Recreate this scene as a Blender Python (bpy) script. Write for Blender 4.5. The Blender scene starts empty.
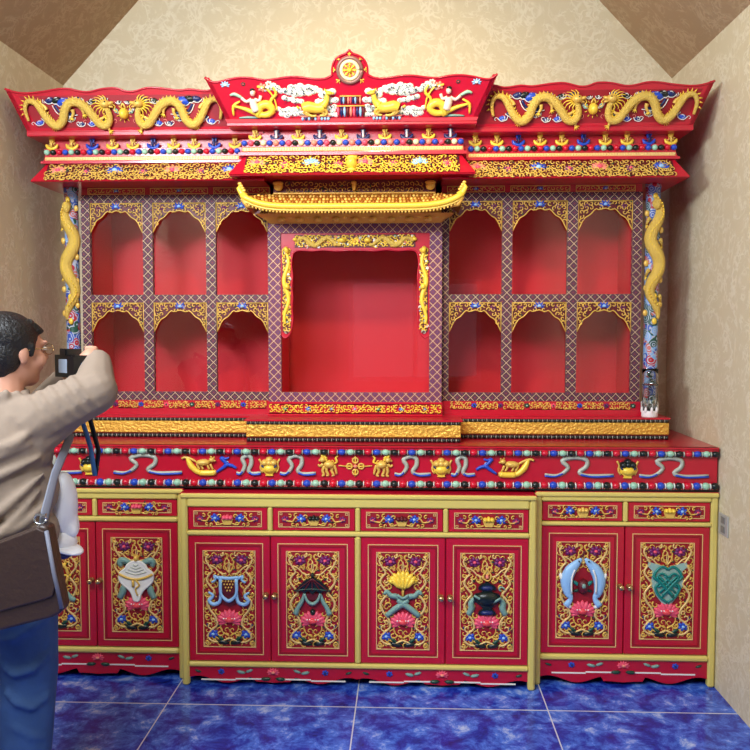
import bpy, bmesh, math, random
from math import sin, cos, pi
from mathutils import Vector as V, Matrix
random.seed(7)
S = bpy.context.scene
COL = S.collection

# ------------------------------------------------------------------ camera
cd = bpy.data.cameras.new('camera'); cam = bpy.data.objects.new('scene_viewpoint', cd); COL.objects.link(cam)
cam.location = (0.2121, -3.5947, 1.579)
cd.sensor_width = 36; cd.lens = 820 / 750 * 36; cd.clip_start = .05
cam.rotation_euler = (pi/2 - .055, 0, .0385)
S.camera = cam
# ------------------------------------------------------------------ light
S.view_settings.view_transform = 'Standard'; S.view_settings.look = 'None'
S.view_settings.gamma = 1; S.view_settings.exposure = 0.05
w = bpy.data.worlds.new('World'); S.world = w; w.use_nodes = True
w.node_tree.nodes['Background'].inputs[0].default_value = (.75, .85, 1, 1)
w.node_tree.nodes['Background'].inputs[1].default_value = .4

def area(name, loc, target, sx, sy, power, color):
    l = bpy.data.lights.new(name, 'AREA'); l.shape = 'RECTANGLE'; l.size = sx; l.size_y = sy
    l.energy = power; l.color = color
    o = bpy.data.objects.new(name, l); COL.objects.link(o); o.location = loc
    o.rotation_euler = (V(target) - V(loc)).to_track_quat('-Z', 'Y').to_euler()
    return o
# cool daylight panel added under the left slope, no roof window there, the warm ceiling lamp in front of the altar
area('added_slope_daylight', (-.95, -3.5, 3.35), (.35, -.1, .9), 1.6, 1.1, 140, (.88, .94, 1))
area('added_left_daylight', (-1.58, -1.75, 2.7), (1.3, .1, 1.2), 1.5, .28, 115, (.86, .93, 1))  # second added daylight panel, high by the left wall, no window there
sl = bpy.data.lights.new('ceiling_spotlight', 'SPOT'); sl.energy = 170; sl.color = (1, .78, .40); sl.spot_size = 1.05; sl.spot_blend = .9; sl.shadow_soft_size = .09
so = bpy.data.objects.new('ceiling_spotlight', sl); COL.objects.link(so); so.location = (0, -1.9, 3.5)
so.rotation_euler = (V((0, .1, 2.45)) - V((0, -1.9, 3.5))).to_track_quat('-Z', 'Y').to_euler()

# ------------------------------------------------------------------ materials
def lin(c):
    return tuple((x/255/12.92 if x/255 <= .04045 else ((x/255+.055)/1.055)**2.4) for x in c)
MATS = {}
def mat(name, rgb, rough=.4, metal=0., coat=0., bump=0., bscale=60., var=0.):
    if name in MATS: return MATS[name]
    m = bpy.data.materials.new(name); m.use_nodes = True; MATS[name] = m
    nt = m.node_tree; n = nt.nodes; L = nt.links; b = n['Principled BSDF']
    c = lin(rgb) + (1,)
    b.inputs['Base Color'].default_value = c
    b.inputs['Roughness'].default_value = rough; b.inputs['Metallic'].default_value = metal
    b.inputs['Coat Weight'].default_value = coat; b.inputs['Coat Roughness'].default_value = .12
    if bump or var:
        tc = n.new('ShaderNodeTexCoord'); no = n.new('ShaderNodeTexNoise'); no.inputs['Scale'].default_value = bscale
        no.inputs['Detail'].default_value = 4
        L.new(tc.outputs['Object'], no.inputs['Vector'])
        if bump:
            bp = n.new('ShaderNodeBump'); bp.inputs['Strength'].default_value = bump; bp.inputs['Distance'].default_value = .01
            L.new(no.outputs['Fac'], bp.inputs['Height']); L.new(bp.outputs['Normal'], b.inputs['Normal'])
        if var:
            mx = n.new('ShaderNodeMix'); mx.data_type = 'RGBA'
            mx.inputs['A'].default_value = tuple(x*(1-var) for x in c[:3]) + (1,)
            mx.inputs['B'].default_value = tuple(min(1, x*(1+var)) for x in c[:3]) + (1,)
            L.new(no.outputs['Fac'], mx.inputs['Factor']); L.new(mx.outputs['Result'], b.inputs['Base Color'])
    return m
RED = mat('red_lacquer', (188, 12, 42), .32, coat=.3, bump=.03, bscale=25, var=.08)
DRED = mat('deep_red_paint', (150, 8, 28), .5)
INRED = mat('red_lining', (212, 16, 44), .6, var=.05, bscale=3)
MAROON = mat('maroon_paint', (92, 10, 26), .5)
PINKRED = mat('pale_red_paint_and_highlight', (232, 70, 80), .4)
GOLD = mat('gold_paint', (230, 188, 88), .36, .12, bump=.05, bscale=200)
RAIL = mat('gold_rail_paint', (220, 200, 108), .32, .05, coat=.2)
YEL = mat('yellow_gold', (246, 208, 70), .35, .08)
PALEGOLD = mat('pale_gold_line', (236, 200, 128), .4, .15)
BLUE = mat('blue_paint', (34, 74, 190), .35)
NAVY = mat('navy_paint', (24, 38, 96), .4)
LBLUE = mat('light_blue_paint', (150, 196, 240), .4)
WHITE = mat('white_paint', (240, 238, 230), .4)
GREEN = mat('dark_green_paint', (16, 66, 50), .35)
MINT = mat('pale_green_paint', (158, 206, 178), .35)
TEAL = mat('teal_paint', (14, 128, 120), .4)
GTEAL = mat('grey_green_ribbon_paint', (122, 160, 150), .45)
BLACK = mat('black_green_paint', (18, 30, 28), .3)
PINK = mat('pink_paint', (238, 84, 112), .4)
CORAL = mat('coral_pink_paint', (240, 140, 120), .4)
PURPLE = mat('purple_paint', (110, 24, 96), .4)
SILVER = mat('silver_ribbon_paint', (182, 186, 170), .4, .1)
DRAG = mat('gold_scales', (238, 200, 92), .36, .12, bump=1., bscale=190, var=.12)
ROSE = mat('crimson_bead_paint', (205, 20, 48), .28)

def lattice(name, deep=(66, 16, 48), mid=(52, 40, 118)):
    m = bpy.data.materials.new(name); m.use_nodes = True; nt = m.node_tree; n = nt.nodes; L = nt.links
    b = n['Principled BSDF']; b.inputs['Roughness'].default_value = .6
    tc = n.new('ShaderNodeTexCoord'); sp = n.new('ShaderNodeSeparateXYZ'); L.new(tc.outputs['Object'], sp.inputs[0])
    def mth(op, a, b_=None):
        k = n.new('ShaderNodeMath'); k.operation = op
        for i, q in enumerate((a, b_)):
            if q is None: continue
            if isinstance(q, (int, float)): k.inputs[i].default_value = q
            else: L.new(q, k.inputs[i])
        return k.outputs[0]
    h = mth('ADD', sp.outputs[0], sp.outputs[1]); z = sp.outputs[2]
    u = mth('MULTIPLY', mth('ADD', h, z), 24.); v = mth('MULTIPLY', mth('SUBTRACT', h, z), 24.)
    fu = mth('ABSOLUTE', mth('SUBTRACT', mth('FRACT', u), .5)); fv = mth('ABSOLUTE', mth('SUBTRACT', mth('FRACT', v), .5))
    d = mth('MAXIMUM', fu, fv)
    r = n.new('ShaderNodeValToRGB'); r.color_ramp.interpolation = 'CONSTANT'; e = r.color_ramp.elements
    e[0].color = lin((130, 50, 50)) + (1,); e[1].position = .13; e[1].color = lin(mid) + (1,)
    for p, c in ((.24, (140, 84, 100)), (.275, deep), (.45, (205, 176, 146))):
        q = e.new(p); q.color = lin(c) + (1,)
    L.new(d, r.inputs[0]); L.new(r.outputs[0], b.inputs['Base Color']); return m
LAT = lattice('lattice_brocade_paint', (58, 10, 30), (42, 24, 70))
LAT2 = lattice('lattice_brocade_paint_bright', (110, 30, 56), (52, 40, 110))

def wallpaper(name, a, b2, scale=1.0):
    m = bpy.data.materials.new(name); m.use_nodes = True; nt = m.node_tree; n = nt.nodes; L = nt.links
    b = n['Principled BSDF']; b.inputs['Roughness'].default_value = .62
    tc = n.new('ShaderNodeTexCoord'); mp = n.new('ShaderNodeMapping'); mp.inputs['Scale'].default_value = (scale,)*3
    L.new(tc.outputs['Object'], mp.inputs[0])
    no = n.new('ShaderNodeTexNoise'); no.inputs['Scale'].default_value = 7; no.inputs['Detail'].default_value = 3; no.inputs['Distortion'].default_value = 2.2
    vo = n.new('ShaderNodeTexVoronoi'); vo.inputs['Scale'].default_value = 30; vo.feature = 'DISTANCE_TO_EDGE'
    L.new(mp.outputs[0], no.inputs['Vector'])
    mixv = n.new('ShaderNodeMix'); mixv.data_type = 'RGBA'; mixv.inputs['Factor'].default_value = .12
    L.new(mp.outputs[0], mixv.inputs['A']); L.new(no.outputs['Color'], mixv.inputs['B']); L.new(mixv.outputs['Result'], vo.inputs['Vector'])
    r = n.new('ShaderNodeValToRGB'); e = r.color_ramp.elements
    e[0].position = .06; e[0].color = (1, 1, 1, 1); e[1].position = .2; e[1].color = (0, 0, 0, 1); L.new(vo.outputs['Distance'], r.inputs[0])
    ml = n.new('ShaderNodeMath'); ml.operation = 'MULTIPLY'; L.new(r.outputs[0], ml.inputs[0])
    r2 = n.new('ShaderNodeValToRGB'); r2.color_ramp.elements[0].position = .42; r2.color_ramp.elements[1].position = .55
    L.new(no.outputs['Fac'], r2.inputs[0]); L.new(r2.outputs[0], ml.inputs[1])
    mx = n.new('ShaderNodeMix'); mx.data_type = 'RGBA'; mx.inputs['A'].default_value = lin(a) + (1,); mx.inputs['B'].default_value = lin(b2) + (1,)
    L.new(ml.outputs[0], mx.inputs['Factor']); L.new(mx.outputs['Result'], b.inputs['Base Color'])
    bp = n.new('ShaderNodeBump'); bp.inputs['Strength'].default_value = .25; bp.inputs['Distance'].default_value = .004
    L.new(ml.outputs[0], bp.inputs['Height']); L.new(bp.outputs['Normal'], b.inputs['Normal'])
    return m
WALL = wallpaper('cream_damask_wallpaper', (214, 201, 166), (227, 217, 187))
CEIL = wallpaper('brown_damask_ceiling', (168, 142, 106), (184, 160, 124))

def tile_floor():
    m = bpy.data.materials.new('blue_marble_tile'); m.use_nodes = True; nt = m.node_tree; n = nt.nodes; L = nt.links
    b = n['Principled BSDF']; b.inputs['Roughness'].default_value = .2
    tc = n.new('ShaderNodeTexCoord')
    no = n.new('ShaderNodeTexNoise'); no.inputs['Scale'].default_value = 9; no.inputs['Detail'].default_value = 10
    no.inputs['Roughness'].default_value = .74; no.inputs['Distortion'].default_value = .35; L.new(tc.outputs['Object'], no.inputs['Vector'])
    r = n.new('ShaderNodeValToRGB'); e = r.color_ramp.elements
    e[0].position = .3; e[0].color = lin((10, 16, 84)) + (1,); e[1].position = .70; e[1].color = lin((200, 216, 246)) + (1,)
    q = e.new(.45); q.color = lin((32, 52, 172)) + (1,); q = e.new(.56); q.color = lin((72, 118, 226)) + (1,)
    L.new(no.outputs['Fac'], r.inputs[0])
    sp = n.new('ShaderNodeSeparateXYZ'); L.new(tc.outputs['Object'], sp.inputs[0])
    outs = []
    for i, off in ((0, .7977), (1, .2446)):
        a = n.new('ShaderNodeMath'); a.operation = 'ADD'; a.inputs[1].default_value = off; L.new(sp.outputs[i], a.inputs[0])
        a2 = n.new('ShaderNodeMath'); a2.operation = 'MULTIPLY'; a2.inputs[1].default_value = 1.25; L.new(a.outputs[0], a2.inputs[0])
        a3 = n.new('ShaderNodeMath'); a3.operation = 'PINGPONG'; a3.inputs[1].default_value = .5; L.new(a2.outputs[0], a3.inputs[0])
        a4 = n.new('ShaderNodeMath'); a4.operation = 'LESS_THAN'; a4.inputs[1].default_value = (.0032, .0045)[i]; L.new(a3.outputs[0], a4.inputs[0])
        outs.append(a4.outputs[0])
    mm = n.new('ShaderNodeMath'); mm.operation = 'MAXIMUM'; L.new(outs[0], mm.inputs[0]); L.new(outs[1], mm.inputs[1])
    mx = n.new('ShaderNodeMix'); mx.data_type = 'RGBA'; mx.inputs['B'].default_value = lin((205, 212, 225)) + (1,)
    L.new(mm.outputs[0], mx.inputs['Factor']); L.new(r.outputs[0], mx.inputs['A']); L.new(mx.outputs['Result'], b.inputs['Base Color'])
    return m
FLOOR = tile_floor()

def cloudpaint():
    m = bpy.data.materials.new('painted_cloud_scrolls'); m.use_nodes = True; nt = m.node_tree; n = nt.nodes; L = nt.links
    b = n['Principled BSDF']; b.inputs['Roughness'].default_value = .35
    tc = n.new('ShaderNodeTexCoord'); vo = n.new('ShaderNodeTexVoronoi'); vo.inputs['Scale'].default_value = 30
    L.new(tc.outputs['Object'], vo.inputs['Vector'])
    a = n.new('ShaderNodeMath'); a.operation = 'MULTIPLY'; a.inputs[1].default_value = 3.6; L.new(vo.outputs['Distance'], a.inputs[0])
    f = n.new('ShaderNodeMath'); f.operation = 'FRACT'; L.new(a.outputs[0], f.inputs[0])
    g = n.new('ShaderNodeMath'); g.operation = 'GREATER_THAN'; g.inputs[1].default_value = .66; L.new(f.outputs[0], g.inputs[0])
    sp = n.new('ShaderNodeSeparateColor'); L.new(vo.outputs['Color'], sp.inputs[0])
    r = n.new('ShaderNodeValToRGB'); r.color_ramp.interpolation = 'CONSTANT'; e = r.color_ramp.elements
    e[0].color = lin((46, 80, 170)) + (1,); e[1].position = .3; e[1].color = lin((170, 20, 40)) + (1,)
    for p, c in ((.52, (20, 74, 60)), (.7, (120, 165, 215)), (.86, (190, 90, 80))):
        q = e.new(p); q.color = lin(c) + (1,)
    L.new(sp.outputs[0], r.inputs[0])
    mx = n.new('ShaderNodeMix'); mx.data_type = 'RGBA'; mx.inputs['B'].default_value = lin((170, 178, 196)) + (1,)
    L.new(g.outputs[0], mx.inputs['Factor']); L.new(r.outputs[0], mx.inputs['A']); L.new(mx.outputs['Result'], b.inputs['Base Color'])
    return m
CLOUD = cloudpaint()
def glassmat(name, rough=0.):
    m = bpy.data.materials.new(name); m.use_nodes = True; nt = m.node_tree; n = nt.nodes; L = nt.links
    n.remove(n['Principled BSDF']); g = n.new('ShaderNodeBsdfGlossy'); g.inputs['Roughness'].default_value = rough
    t = n.new('ShaderNodeBsdfTransparent'); t.inputs[0].default_value = (.97, .98, .97, 1)
    ge = n.new('ShaderNodeNewGeometry'); dt = n.new('ShaderNodeVectorMath'); dt.operation = 'DOT_PRODUCT'
    L.new(ge.outputs['Normal'], dt.inputs[0]); L.new(ge.outputs['Incoming'], dt.inputs[1]); last = dt.outputs['Value']
    for op, k in (('ABSOLUTE', 0), ('SUBTRACT', 1), ('POWER', 5), ('MULTIPLY', .96), ('ADD', .035)):
        mm = n.new('ShaderNodeMath'); mm.operation = op
        if op == 'SUBTRACT': mm.inputs[0].default_value = 1; L.new(last, mm.inputs[1])
        else: mm.inputs[1].default_value = k; L.new(last, mm.inputs[0])
        last = mm.outputs[0]
    mx = n.new('ShaderNodeMixShader'); L.new(mm.outputs[0], mx.inputs[0]); L.new(t.outputs[0], mx.inputs[1]); L.new(g.outputs[0], mx.inputs[2])
    L.new(mx.outputs[0], n['Material Output'].inputs[0]); return m
GLASS = glassmat('clear_pane_glass')

# ------------------------------------------------------------------ mesh builder
class B:
    def __init__(s): s.v = []; s.f = []; s.mi = []; s.sm = []; s.m = []
    def mat(s, m):
        if m not in s.m: s.m.append(m)
        return s.m.index(m)
    def add(s, vs, fs, m, smooth=False):
        k = len(s.v); s.v += [V(p) for p in vs]; i = s.mat(m)
        for f in fs: s.f.append(tuple(k+a for a in f)); s.mi.append(i); s.sm.append(smooth)
    def box(s, x0, x1, y0, y1, z0, z1, m):
        vs = [(x, y, z) for x in (x0, x1) for y in (y0, y1) for z in (z0, z1)]
        s.add(vs, [(0, 1, 3, 2), (4, 6, 7, 5), (0, 4, 5, 1), (2, 3, 7, 6), (0, 2, 6, 4), (1, 5, 7, 3)], m)
    def bbox(s, x0, x1, y0, y1, z0, z1, m, r=.004):    # bevelled box
        k = min(r, (x1-x0)*.3, (y1-y0)*.3, (z1-z0)*.3)
        vs = []; idx = {}
        for ix, x in enumerate((x0, x1)):
            for iy, y in enumerate((y0, y1)):
                for iz, z in enumerate((z0, z1)):
                    sx, sy, sz = (1, -1)[ix], (1, -1)[iy], (1, -1)[iz]
                    for ax, p in enumerate(((x, y+sy*k, z+sz*k), (x+sx*k, y, z+sz*k), (x+sx*k, y+sy*k, z))):
                        idx[(ix, iy, iz, ax)] = len(vs); vs.append(p)
        fs = []
        for a in (0, 1):
            fs.append([idx[(a, 0, 0, 0)], idx[(a, 1, 0, 0)], idx[(a, 1, 1, 0)], idx[(a, 0, 1, 0)]])
            fs.append([idx[(0, a, 0, 1)], idx[(1, a, 0, 1)], idx[(1, a, 1, 1)], idx[(0, a, 1, 1)]])
            fs.append([idx[(0, 0, a, 2)], idx[(1, 0, a, 2)], idx[(1, 1, a, 2)], idx[(0, 1, a, 2)]])
            for c in (0, 1):
                fs.append([idx[(a, c, 0, 0)], idx[(a, c, 1, 0)], idx[(a, c, 1, 1)], idx[(a, c, 0, 1)]])
                fs.append([idx[(a, 0, c, 0)], idx[(a, 1, c, 0)], idx[(a, 1, c, 2)], idx[(a, 0, c, 2)]])
                fs.append([idx[(0, a, c, 1)], idx[(1, a, c, 1)], idx[(1, a, c, 2)], idx[(0, a, c, 2)]])
                for d in (0, 1): fs.append([idx[(a, c, d, 0)], idx[(a, c, d, 1)], idx[(a, c, d, 2)]])
        s.add(vs, fs, m)
    def prism(s, pts, m, smooth=False):   # pts: list of (front3d, back3d)
        n = len(pts); vs = [p[0] for p in pts] + [p[1] for p in pts]
        fs = [tuple(range(n)), tuple(range(2*n-1, n-1, -1))] + [(i, (i+1) % n, n+(i+1) % n, n+i) for i in range(n)]
        s.add(vs, fs, m, smooth)
    def tube(s, P, R, m, n=5, flat=1., N=None):
        P = [V(p) for p in P]; k = len(P)
        if not hasattr(R, '__len__'): R = [R]*k
        vs = []; up = V(N) if N is not None else V((0, -1, 0))
        for i in range(k):
            t = (P[min(i+1, k-1)] - P[max(i-1, 0)])
            t = t.normalized() if t.length > 1e-9 else V((1, 0, 0))
            a = t.cross(up)
            if a.length < 1e-3: a = t.cross(V((1, 0, .01)))
            a.normalize(); c = a.cross(t).normalized()
            for j in range(n):
                q = 2*pi*j/n + pi/2
                vs.append(P[i] + a*(cos(q)*R[i]) + c*(sin(q)*R[i]*flat))
        fs = [(i*n+j, i*n+(j+1) % n, (i+1)*n+(j+1) % n, (i+1)*n+j) for i in range(k-1) for j in range(n)]
        fs += [tuple(range(n-1, -1, -1)), tuple(range((k-1)*n, k*n))]
        s.add(vs, fs, m, True)
    def ell(s, c, A, Bx, C, m, su=8, sv=5):
        c = V(c); A = V(A); Bx = V(Bx); C = V(C); vs = [c+C]; fs = []
        for i in range(1, sv):
            t = pi*i/sv
            for j in range(su):
                p = 2*pi*j/su; vs.append(c + A*(sin(t)*cos(p)) + Bx*(sin(t)*sin(p)) + C*cos(t))
        vs.append(c-C); e = len(vs)-1
        for j in range(su):
            fs.append((0, 1+j, 1+(j+1) % su)); fs.append((e, e-su+(j+1) % su, e-su+j))
            for i in range(sv-2):
                a = 1+i*su; fs.append((a+j, a+su+j, a+su+(j+1) % su, a+(j+1) % su))
        s.add(vs, fs, m, True)
    def lathe(s, c, prof, m, n=20, smooth=True, ax=2):
        vs = []; k = len(prof)
        for r, h in prof:
            for j in range(n):
                q = 2*pi*j/n
                if ax == 2: vs.append(V(c)+V((r*cos(q), r*sin(q), h)))
                else: vs.append(V(c)+V((r*cos(q), h, r*sin(q))))
        fs = [(i*n+j, i*n+(j+1) % n, (i+1)*n+(j+1) % n, (i+1)*n+j) for i in range(k-1) for j in range(n)]
        fs += [tuple(range(n-1, -1, -1)), tuple(range((k-1)*n, k*n))]
        s.add(vs, fs, m, smooth)
    def capsule(s, a, b, r0, r1, m, n=12, squash=None):
        a = V(a); b = V(b); t = (b-a); Lh = t.length; t = t.normalized() if Lh > 1e-6 else V((0, 0, 1))
        x = t.orthogonal().normalized(); y = t.cross(x)
        rows = []
        for i in range(5): q = pi/2*(1-i/4); rows.append((a - t*(r0*sin(q)), r0*cos(q)))
        for i in range(5): q = pi/2*i/4; rows.append((b + t*(r1*sin(q)), r1*cos(q)))
        vs = []
        for c, r in rows:
            r = max(r, 1e-4)
            for j in range(n): q = 2*pi*j/n; vs.append(c + x*(r*cos(q)) + y*(r*sin(q)))
        fs = [(i*n+j, i*n+(j+1) % n, (i+1)*n+(j+1) % n, (i+1)*n+j) for i in range(len(rows)-1) for j in range(n)]
        fs += [tuple(range(n-1, -1, -1)), tuple(range((len(rows)-1)*n, len(rows)*n))]
        s.add(vs, fs, m, True)
    def sweep(s, prof, xc, hw, yf, yb, m, cap=True):   # mitred moulding: left return, front, right return
        vs = []; k = len(prof)
        for o, z in prof:
            vs += [(xc-hw-o, yb, z), (xc-hw-o, yf-o, z), (xc+hw+o, yf-o, z), (xc+hw+o, yb, z)]
        fs = [(i*4+j, i*4+j+1, (i+1)*4+j+1, (i+1)*4+j) for i in range(k-1) for j in range(3)]
        if cap: fs += [(0, 1, 2, 3), tuple(4*(k-1)+q for q in (3, 2, 1, 0)), tuple(4*i for i in range(k)), tuple(4*i+3 for i in range(k-1, -1, -1))]
        s.add(vs, fs, m)
    def ring(s, x0, x1, z0, z1, w, y0, y1, m):
        s.box(x0, x0+w, y0, y1, z0, z1, m); s.box(x1-w, x1, y0, y1, z0, z1, m)
        s.box(x0+w, x1-w, y0, y1, z0, z0+w, m); s.box(x0+w, x1-w, y0, y1, z1-w, z1, m)
    def mesh(s, name, org=(0, 0, 0), fix=True):
        me = bpy.data.meshes.new(name); o = V(org)
        me.from_pydata([p-o for p in s.v], [], s.f)
        for m in s.m: me.materials.append(m)
        me.polygons.foreach_set('material_index', s.mi); me.polygons.foreach_set('use_smooth', s.sm)
        if fix:
            bm = bmesh.new(); bm.from_mesh(me); bmesh.ops.recalc_face_normals(bm, faces=bm.faces); bm.to_mesh(me); bm.free()
        me.update(); return me

ORG = {}
def thing(name, loc, label, cat, group=None):
    o = bpy.data.objects.new(name, None); COL.objects.link(o); o.location = loc; o.empty_display_size = .1
    o['label'] = label; o['category'] = cat
    if group: o['group'] = group
    ORG[o] = V(loc); return o
def part(name, b, parent, label=None):
    org = ORG[parent]; o = bpy.data.objects.new(name, b.mesh(name, org)); COL.objects.link(o); o.parent = parent
    ORG[o] = org
    if label: o['label'] = label
    return o
def solo(name, b, loc, label, cat, group=None):
    o = bpy.data.objects.new(name, b.mesh(name, loc)); COL.objects.link(o); o.location = loc
    o['label'] = label; o['category'] = cat
    if group: o['group'] = group
    ORG[o] = V(loc); return o
def struct(name, b):
    o = bpy.data.objects.new(name, b.mesh(name)); COL.objects.link(o); o['kind'] = 'structure'; ORG[o] = V((0, 0, 0)); return o
def rest(ob, vox, it=6):
    m = ob.modifiers.new('Remesh', 'REMESH'); m.mode = 'VOXEL'; m.voxel_size = vox; m.use_smooth_shade = True
    k = ob.modifiers.new('Smooth', 'SMOOTH'); k.iterations = it; k.factor = .6

# ------------------------------------------------------------------ relief frames: a, b along the face, c out of it
class F:
    def __init__(s, o, u=(1, 0, 0), v=(0, 0, 1), n=None):
        s.o = V(o); s.u = V(u); s.v = V(v); s.n = V(n) if n is not None else s.u.cross(s.v).normalized()
    def p(s, a, b, c=0): return s.o + s.u*a + s.v*b + s.n*c
    def at(s, a, b, c=0): return F(s.p(a, b, c), s.u, s.v, s.n)
    def flip(s): return F(s.o, -s.u, s.v, s.n)
    def sc(s, k): return F(s.o, s.u*k, s.v*k, s.n*k)
    def rot(s, q): return F(s.o, s.u*cos(q)+s.v*sin(q), s.v*cos(q)-s.u*sin(q), s.n)

def smoothpath(pts, k=4):
    out = []
    n = len(pts)
    for i in range(n-1):
        p0, p1, p2, p3 = pts[max(i-1, 0)], pts[i], pts[i+1], pts[min(i+2, n-1)]
        for j in range(k):
            t = j/k
            out.append(tuple(.5*((2*p1[d]) + (-p0[d]+p2[d])*t + (2*p0[d]-5*p1[d]+4*p2[d]-p3[d])*t*t + (-p0[d]+3*p1[d]-3*p2[d]+p3[d])*t**3) for d in range(2)))
    out.append(pts[-1]); return out
def line(b, f, pts, r, m, k=4, c=0., n=5, r1=None, flat=1.):
    P = smoothpath(pts, k) if k > 1 else pts
    N = len(P)
    if hasattr(r, '__len__'):
        R = []
        for i in range(N):
            t = i/(N-1)*(len(r)-1); a = int(min(t, len(r)-2)); R.append(r[a]*(1-(t-a)) + r[a+1]*(t-a))
    else: R = [r + ((r1 if r1 is not None else r)-r)*i/(N-1) for i in range(N)]
    s = f.n.length
    b.tube([f.p(x, y, c) for x, y in P], [q*f.u.length for q in R], m, n, flat, f.n)
def curl(b, f, x, y, r, a0, d, w, m, turns=.8, c=0., n=4, seg=8):
    P = []
    for i in range(seg+1):
        t = i/seg; rr = r*(1-.78*t); q = a0 + d*2*pi*turns*t
        P.append((x + rr*cos(q), y + rr*sin(q)))
    line(b, f, P, w, m, 1, c, n, w*.7)
def blob(b, f, x, y, ra, rb, m, rot=0., th=.5, c=0., su=8, sv=4):
    u = f.u*cos(rot) + f.v*sin(rot); v = f.v*cos(rot) - f.u*sin(rot)
    b.ell(f.p(x, y, c), u*ra, v*rb, f.n*(min(ra, rb)*th*2 if th < 3 else th), m, su, sv)
def lotus(b, f, x, y, r, m, m2=None, petals=7, base=None):
    for i in range(petals):
        q = pi*(.5 + (i-(petals-1)/2)/(petals)*1.05)
        blob(b, f, x+cos(q)*r*.52, y+sin(q)*r*.42, r*.5, r*.19, m, q, .4, c=.002 + .002*(i % 2))
    blob(b, f, x, y+r*.12, r*.36, r*.26, m2 or m, 0, .6, .004)
    for s in (-1, 1): blob(b, f, x+s*r*.45, y-r*.12, r*.4, r*.14, m, s*-.35 if s > 0 else .35+pi, .4, .002)
def peony(b, f, x, y, r, m, m2):
    for i in range(6):
        q = i*pi/3+.3; blob(b, f, x+cos(q)*r*.55, y+sin(q)*r*.45, r*.45, r*.34, m, q, .5, .001, 7, 4)
    blob(b, f, x, y, r*.34, r*.3, m2, 0, .8, .004, 7, 4)
def leaf(b, f, x, y, r, q, m): blob(b, f, x+cos(q)*r*.5, y+sin(q)*r*.5, r*.55, r*.2, m, q, .5, 0, 6, 4)
def poly(b, f, pts, m, c0, c1):
    b.prism([(f.p(x, y, c1), f.p(x, y, c0)) for x, y in pts], m)
def rectline(b, f, x0, x1, y0, y1, w, m, c=.002):
    for (a, e, g, h) in ((x0, x1, y0, y0+w), (x0, x1, y1-w, y1), (x0, x0+w, y0+w, y1-w), (x1-w, x1, y0+w, y1-w)):
        poly(b, f, [(a, g), (e, g), (e, h), (a, h)], m, -.001, c)
def fret(b, f, x0, x1, y0, y1, s, m, w=.0022, mask=None, leaves=(), rnd=None, c=.003):
    R = rnd or random.Random(3); ny = max(1, round((y1-y0)/s)); nx = max(1, round((x1-x0)/s)); k = 0
    for i in range(nx):
        for j in range(ny):
            x = x0+(i+.5)*(x1-x0)/nx; y = y0+(j+.5)*(y1-y0)/ny
            if mask and not mask(x, y): continue
            d = 1 if (i+j) % 2 else -1
            curl(b, f, x, y, s*.56, R.random()*6.28, d, w, m, .85, c + R.random()*.002)
            if leaves and R.random() < .34:
                blob(b, f, x+s*.4, y+s*.3*d, s*.33, s*.16, R.choice(leaves), R.random()*3, .4, c-.001, 6, 4)
            k += 1
def cloudm(b, f, x, y, r, m, m2, n=4, R=random.Random(5)):
    for i in range(n):
        a = x + (i-(n-1)/2)*r*.9; yy = y + R.uniform(-.35, .35)*r
        blob(b, f, a, yy, r*.8, r*.62, m, 0, .2, .001, 8, 4)
        curl(b, f, a, yy, r*.42, R.random()*6, 1 if i % 2 else -1, r*.07, m2, .9, r*.2+.001, 4, 7)

# ================================================================== SETTING
WL, WR, YB, YR, HS = -1.613, 1.577, .77, -6.6, 2.874
XM = (WL+WR)/2; HR = HS + (WR-WL)/2*1.06
b = B(); b.box(WL-.1, WR+.1, YR-.1, YB+.1, -.1, 0, FLOOR); struct('floor', b)
b = B(); b.prism([((x, YB, z), (x, YB+.1, z)) for x, z in ((WL-.1, 0), (WR+.1, 0), (WR+.1, HS), (WR, HS), (XM, HR), (WL, HS), (WL-.1, HS))], WALL); struct('wall_back', b)
b = B(); b.box(WL-.1, WL, YR, YB, 0, HS, WALL); struct('wall_left', b)
b = B(); b.box(WR, WR+.1, YR, YB, 0, HS, WALL); struct('wall_right', b)
b = B()
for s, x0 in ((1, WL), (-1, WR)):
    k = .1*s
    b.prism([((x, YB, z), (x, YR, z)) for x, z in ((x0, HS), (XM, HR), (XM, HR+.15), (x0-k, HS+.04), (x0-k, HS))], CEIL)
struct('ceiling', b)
# rear wall with a window and a door, behind the photographer; seen only as reflections
b = B()
WX0, WX1, WZ0, WZ1 = -.55, 1.2, .9, 2.25; DX0, DX1, DZ = -1.36, -.74, 2.12
b.box(WL-.1, DX0, YR-.1, YR, 0, HS, WALL); b.box(DX0, DX1, YR-.1, YR, DZ, HS, WALL)
b.box(DX1, WX0, YR-.1, YR, 0, HS, WALL); b.box(WX0, WX1, YR-.1, YR, 0, WZ0, WALL); b.box(WX0, WX1, YR-.1, YR, WZ1, HS, WALL)
b.box(WX1, WR+.1, YR-.1, YR, 0, HS, WALL)
b.prism([((x, YR, z), (x, YR-.1, z)) for x, z in ((WL-.1, HS), (WR+.1, HS), (XM, HR+.05))], WALL); struct('wall_rear', b)
WPAINT = mat('white_window_frame', (232, 232, 226), .4)
b = B(); b.ring(WX0, WX1, WZ0, WZ1, .06, YR-.09, YR-.02, WPAINT); b.box((WX0+WX1)/2-.03, (WX0+WX1)/2+.03, YR-.09, YR-.02, WZ0, WZ1, WPAINT)
wo = struct('window_1', b); b = B(); b.box(WX0+.06, WX1-.06, YR-.06, YR-.055, WZ0+.06, WZ1-.06, GLASS); part('pane', b, wo)
b = B(); b.box(DX0, DX1, YR-.08, YR-.03, 0, DZ, mat('pale_door_paint', (240, 214, 170), .5)); dd = struct('door_1', b)
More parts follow.
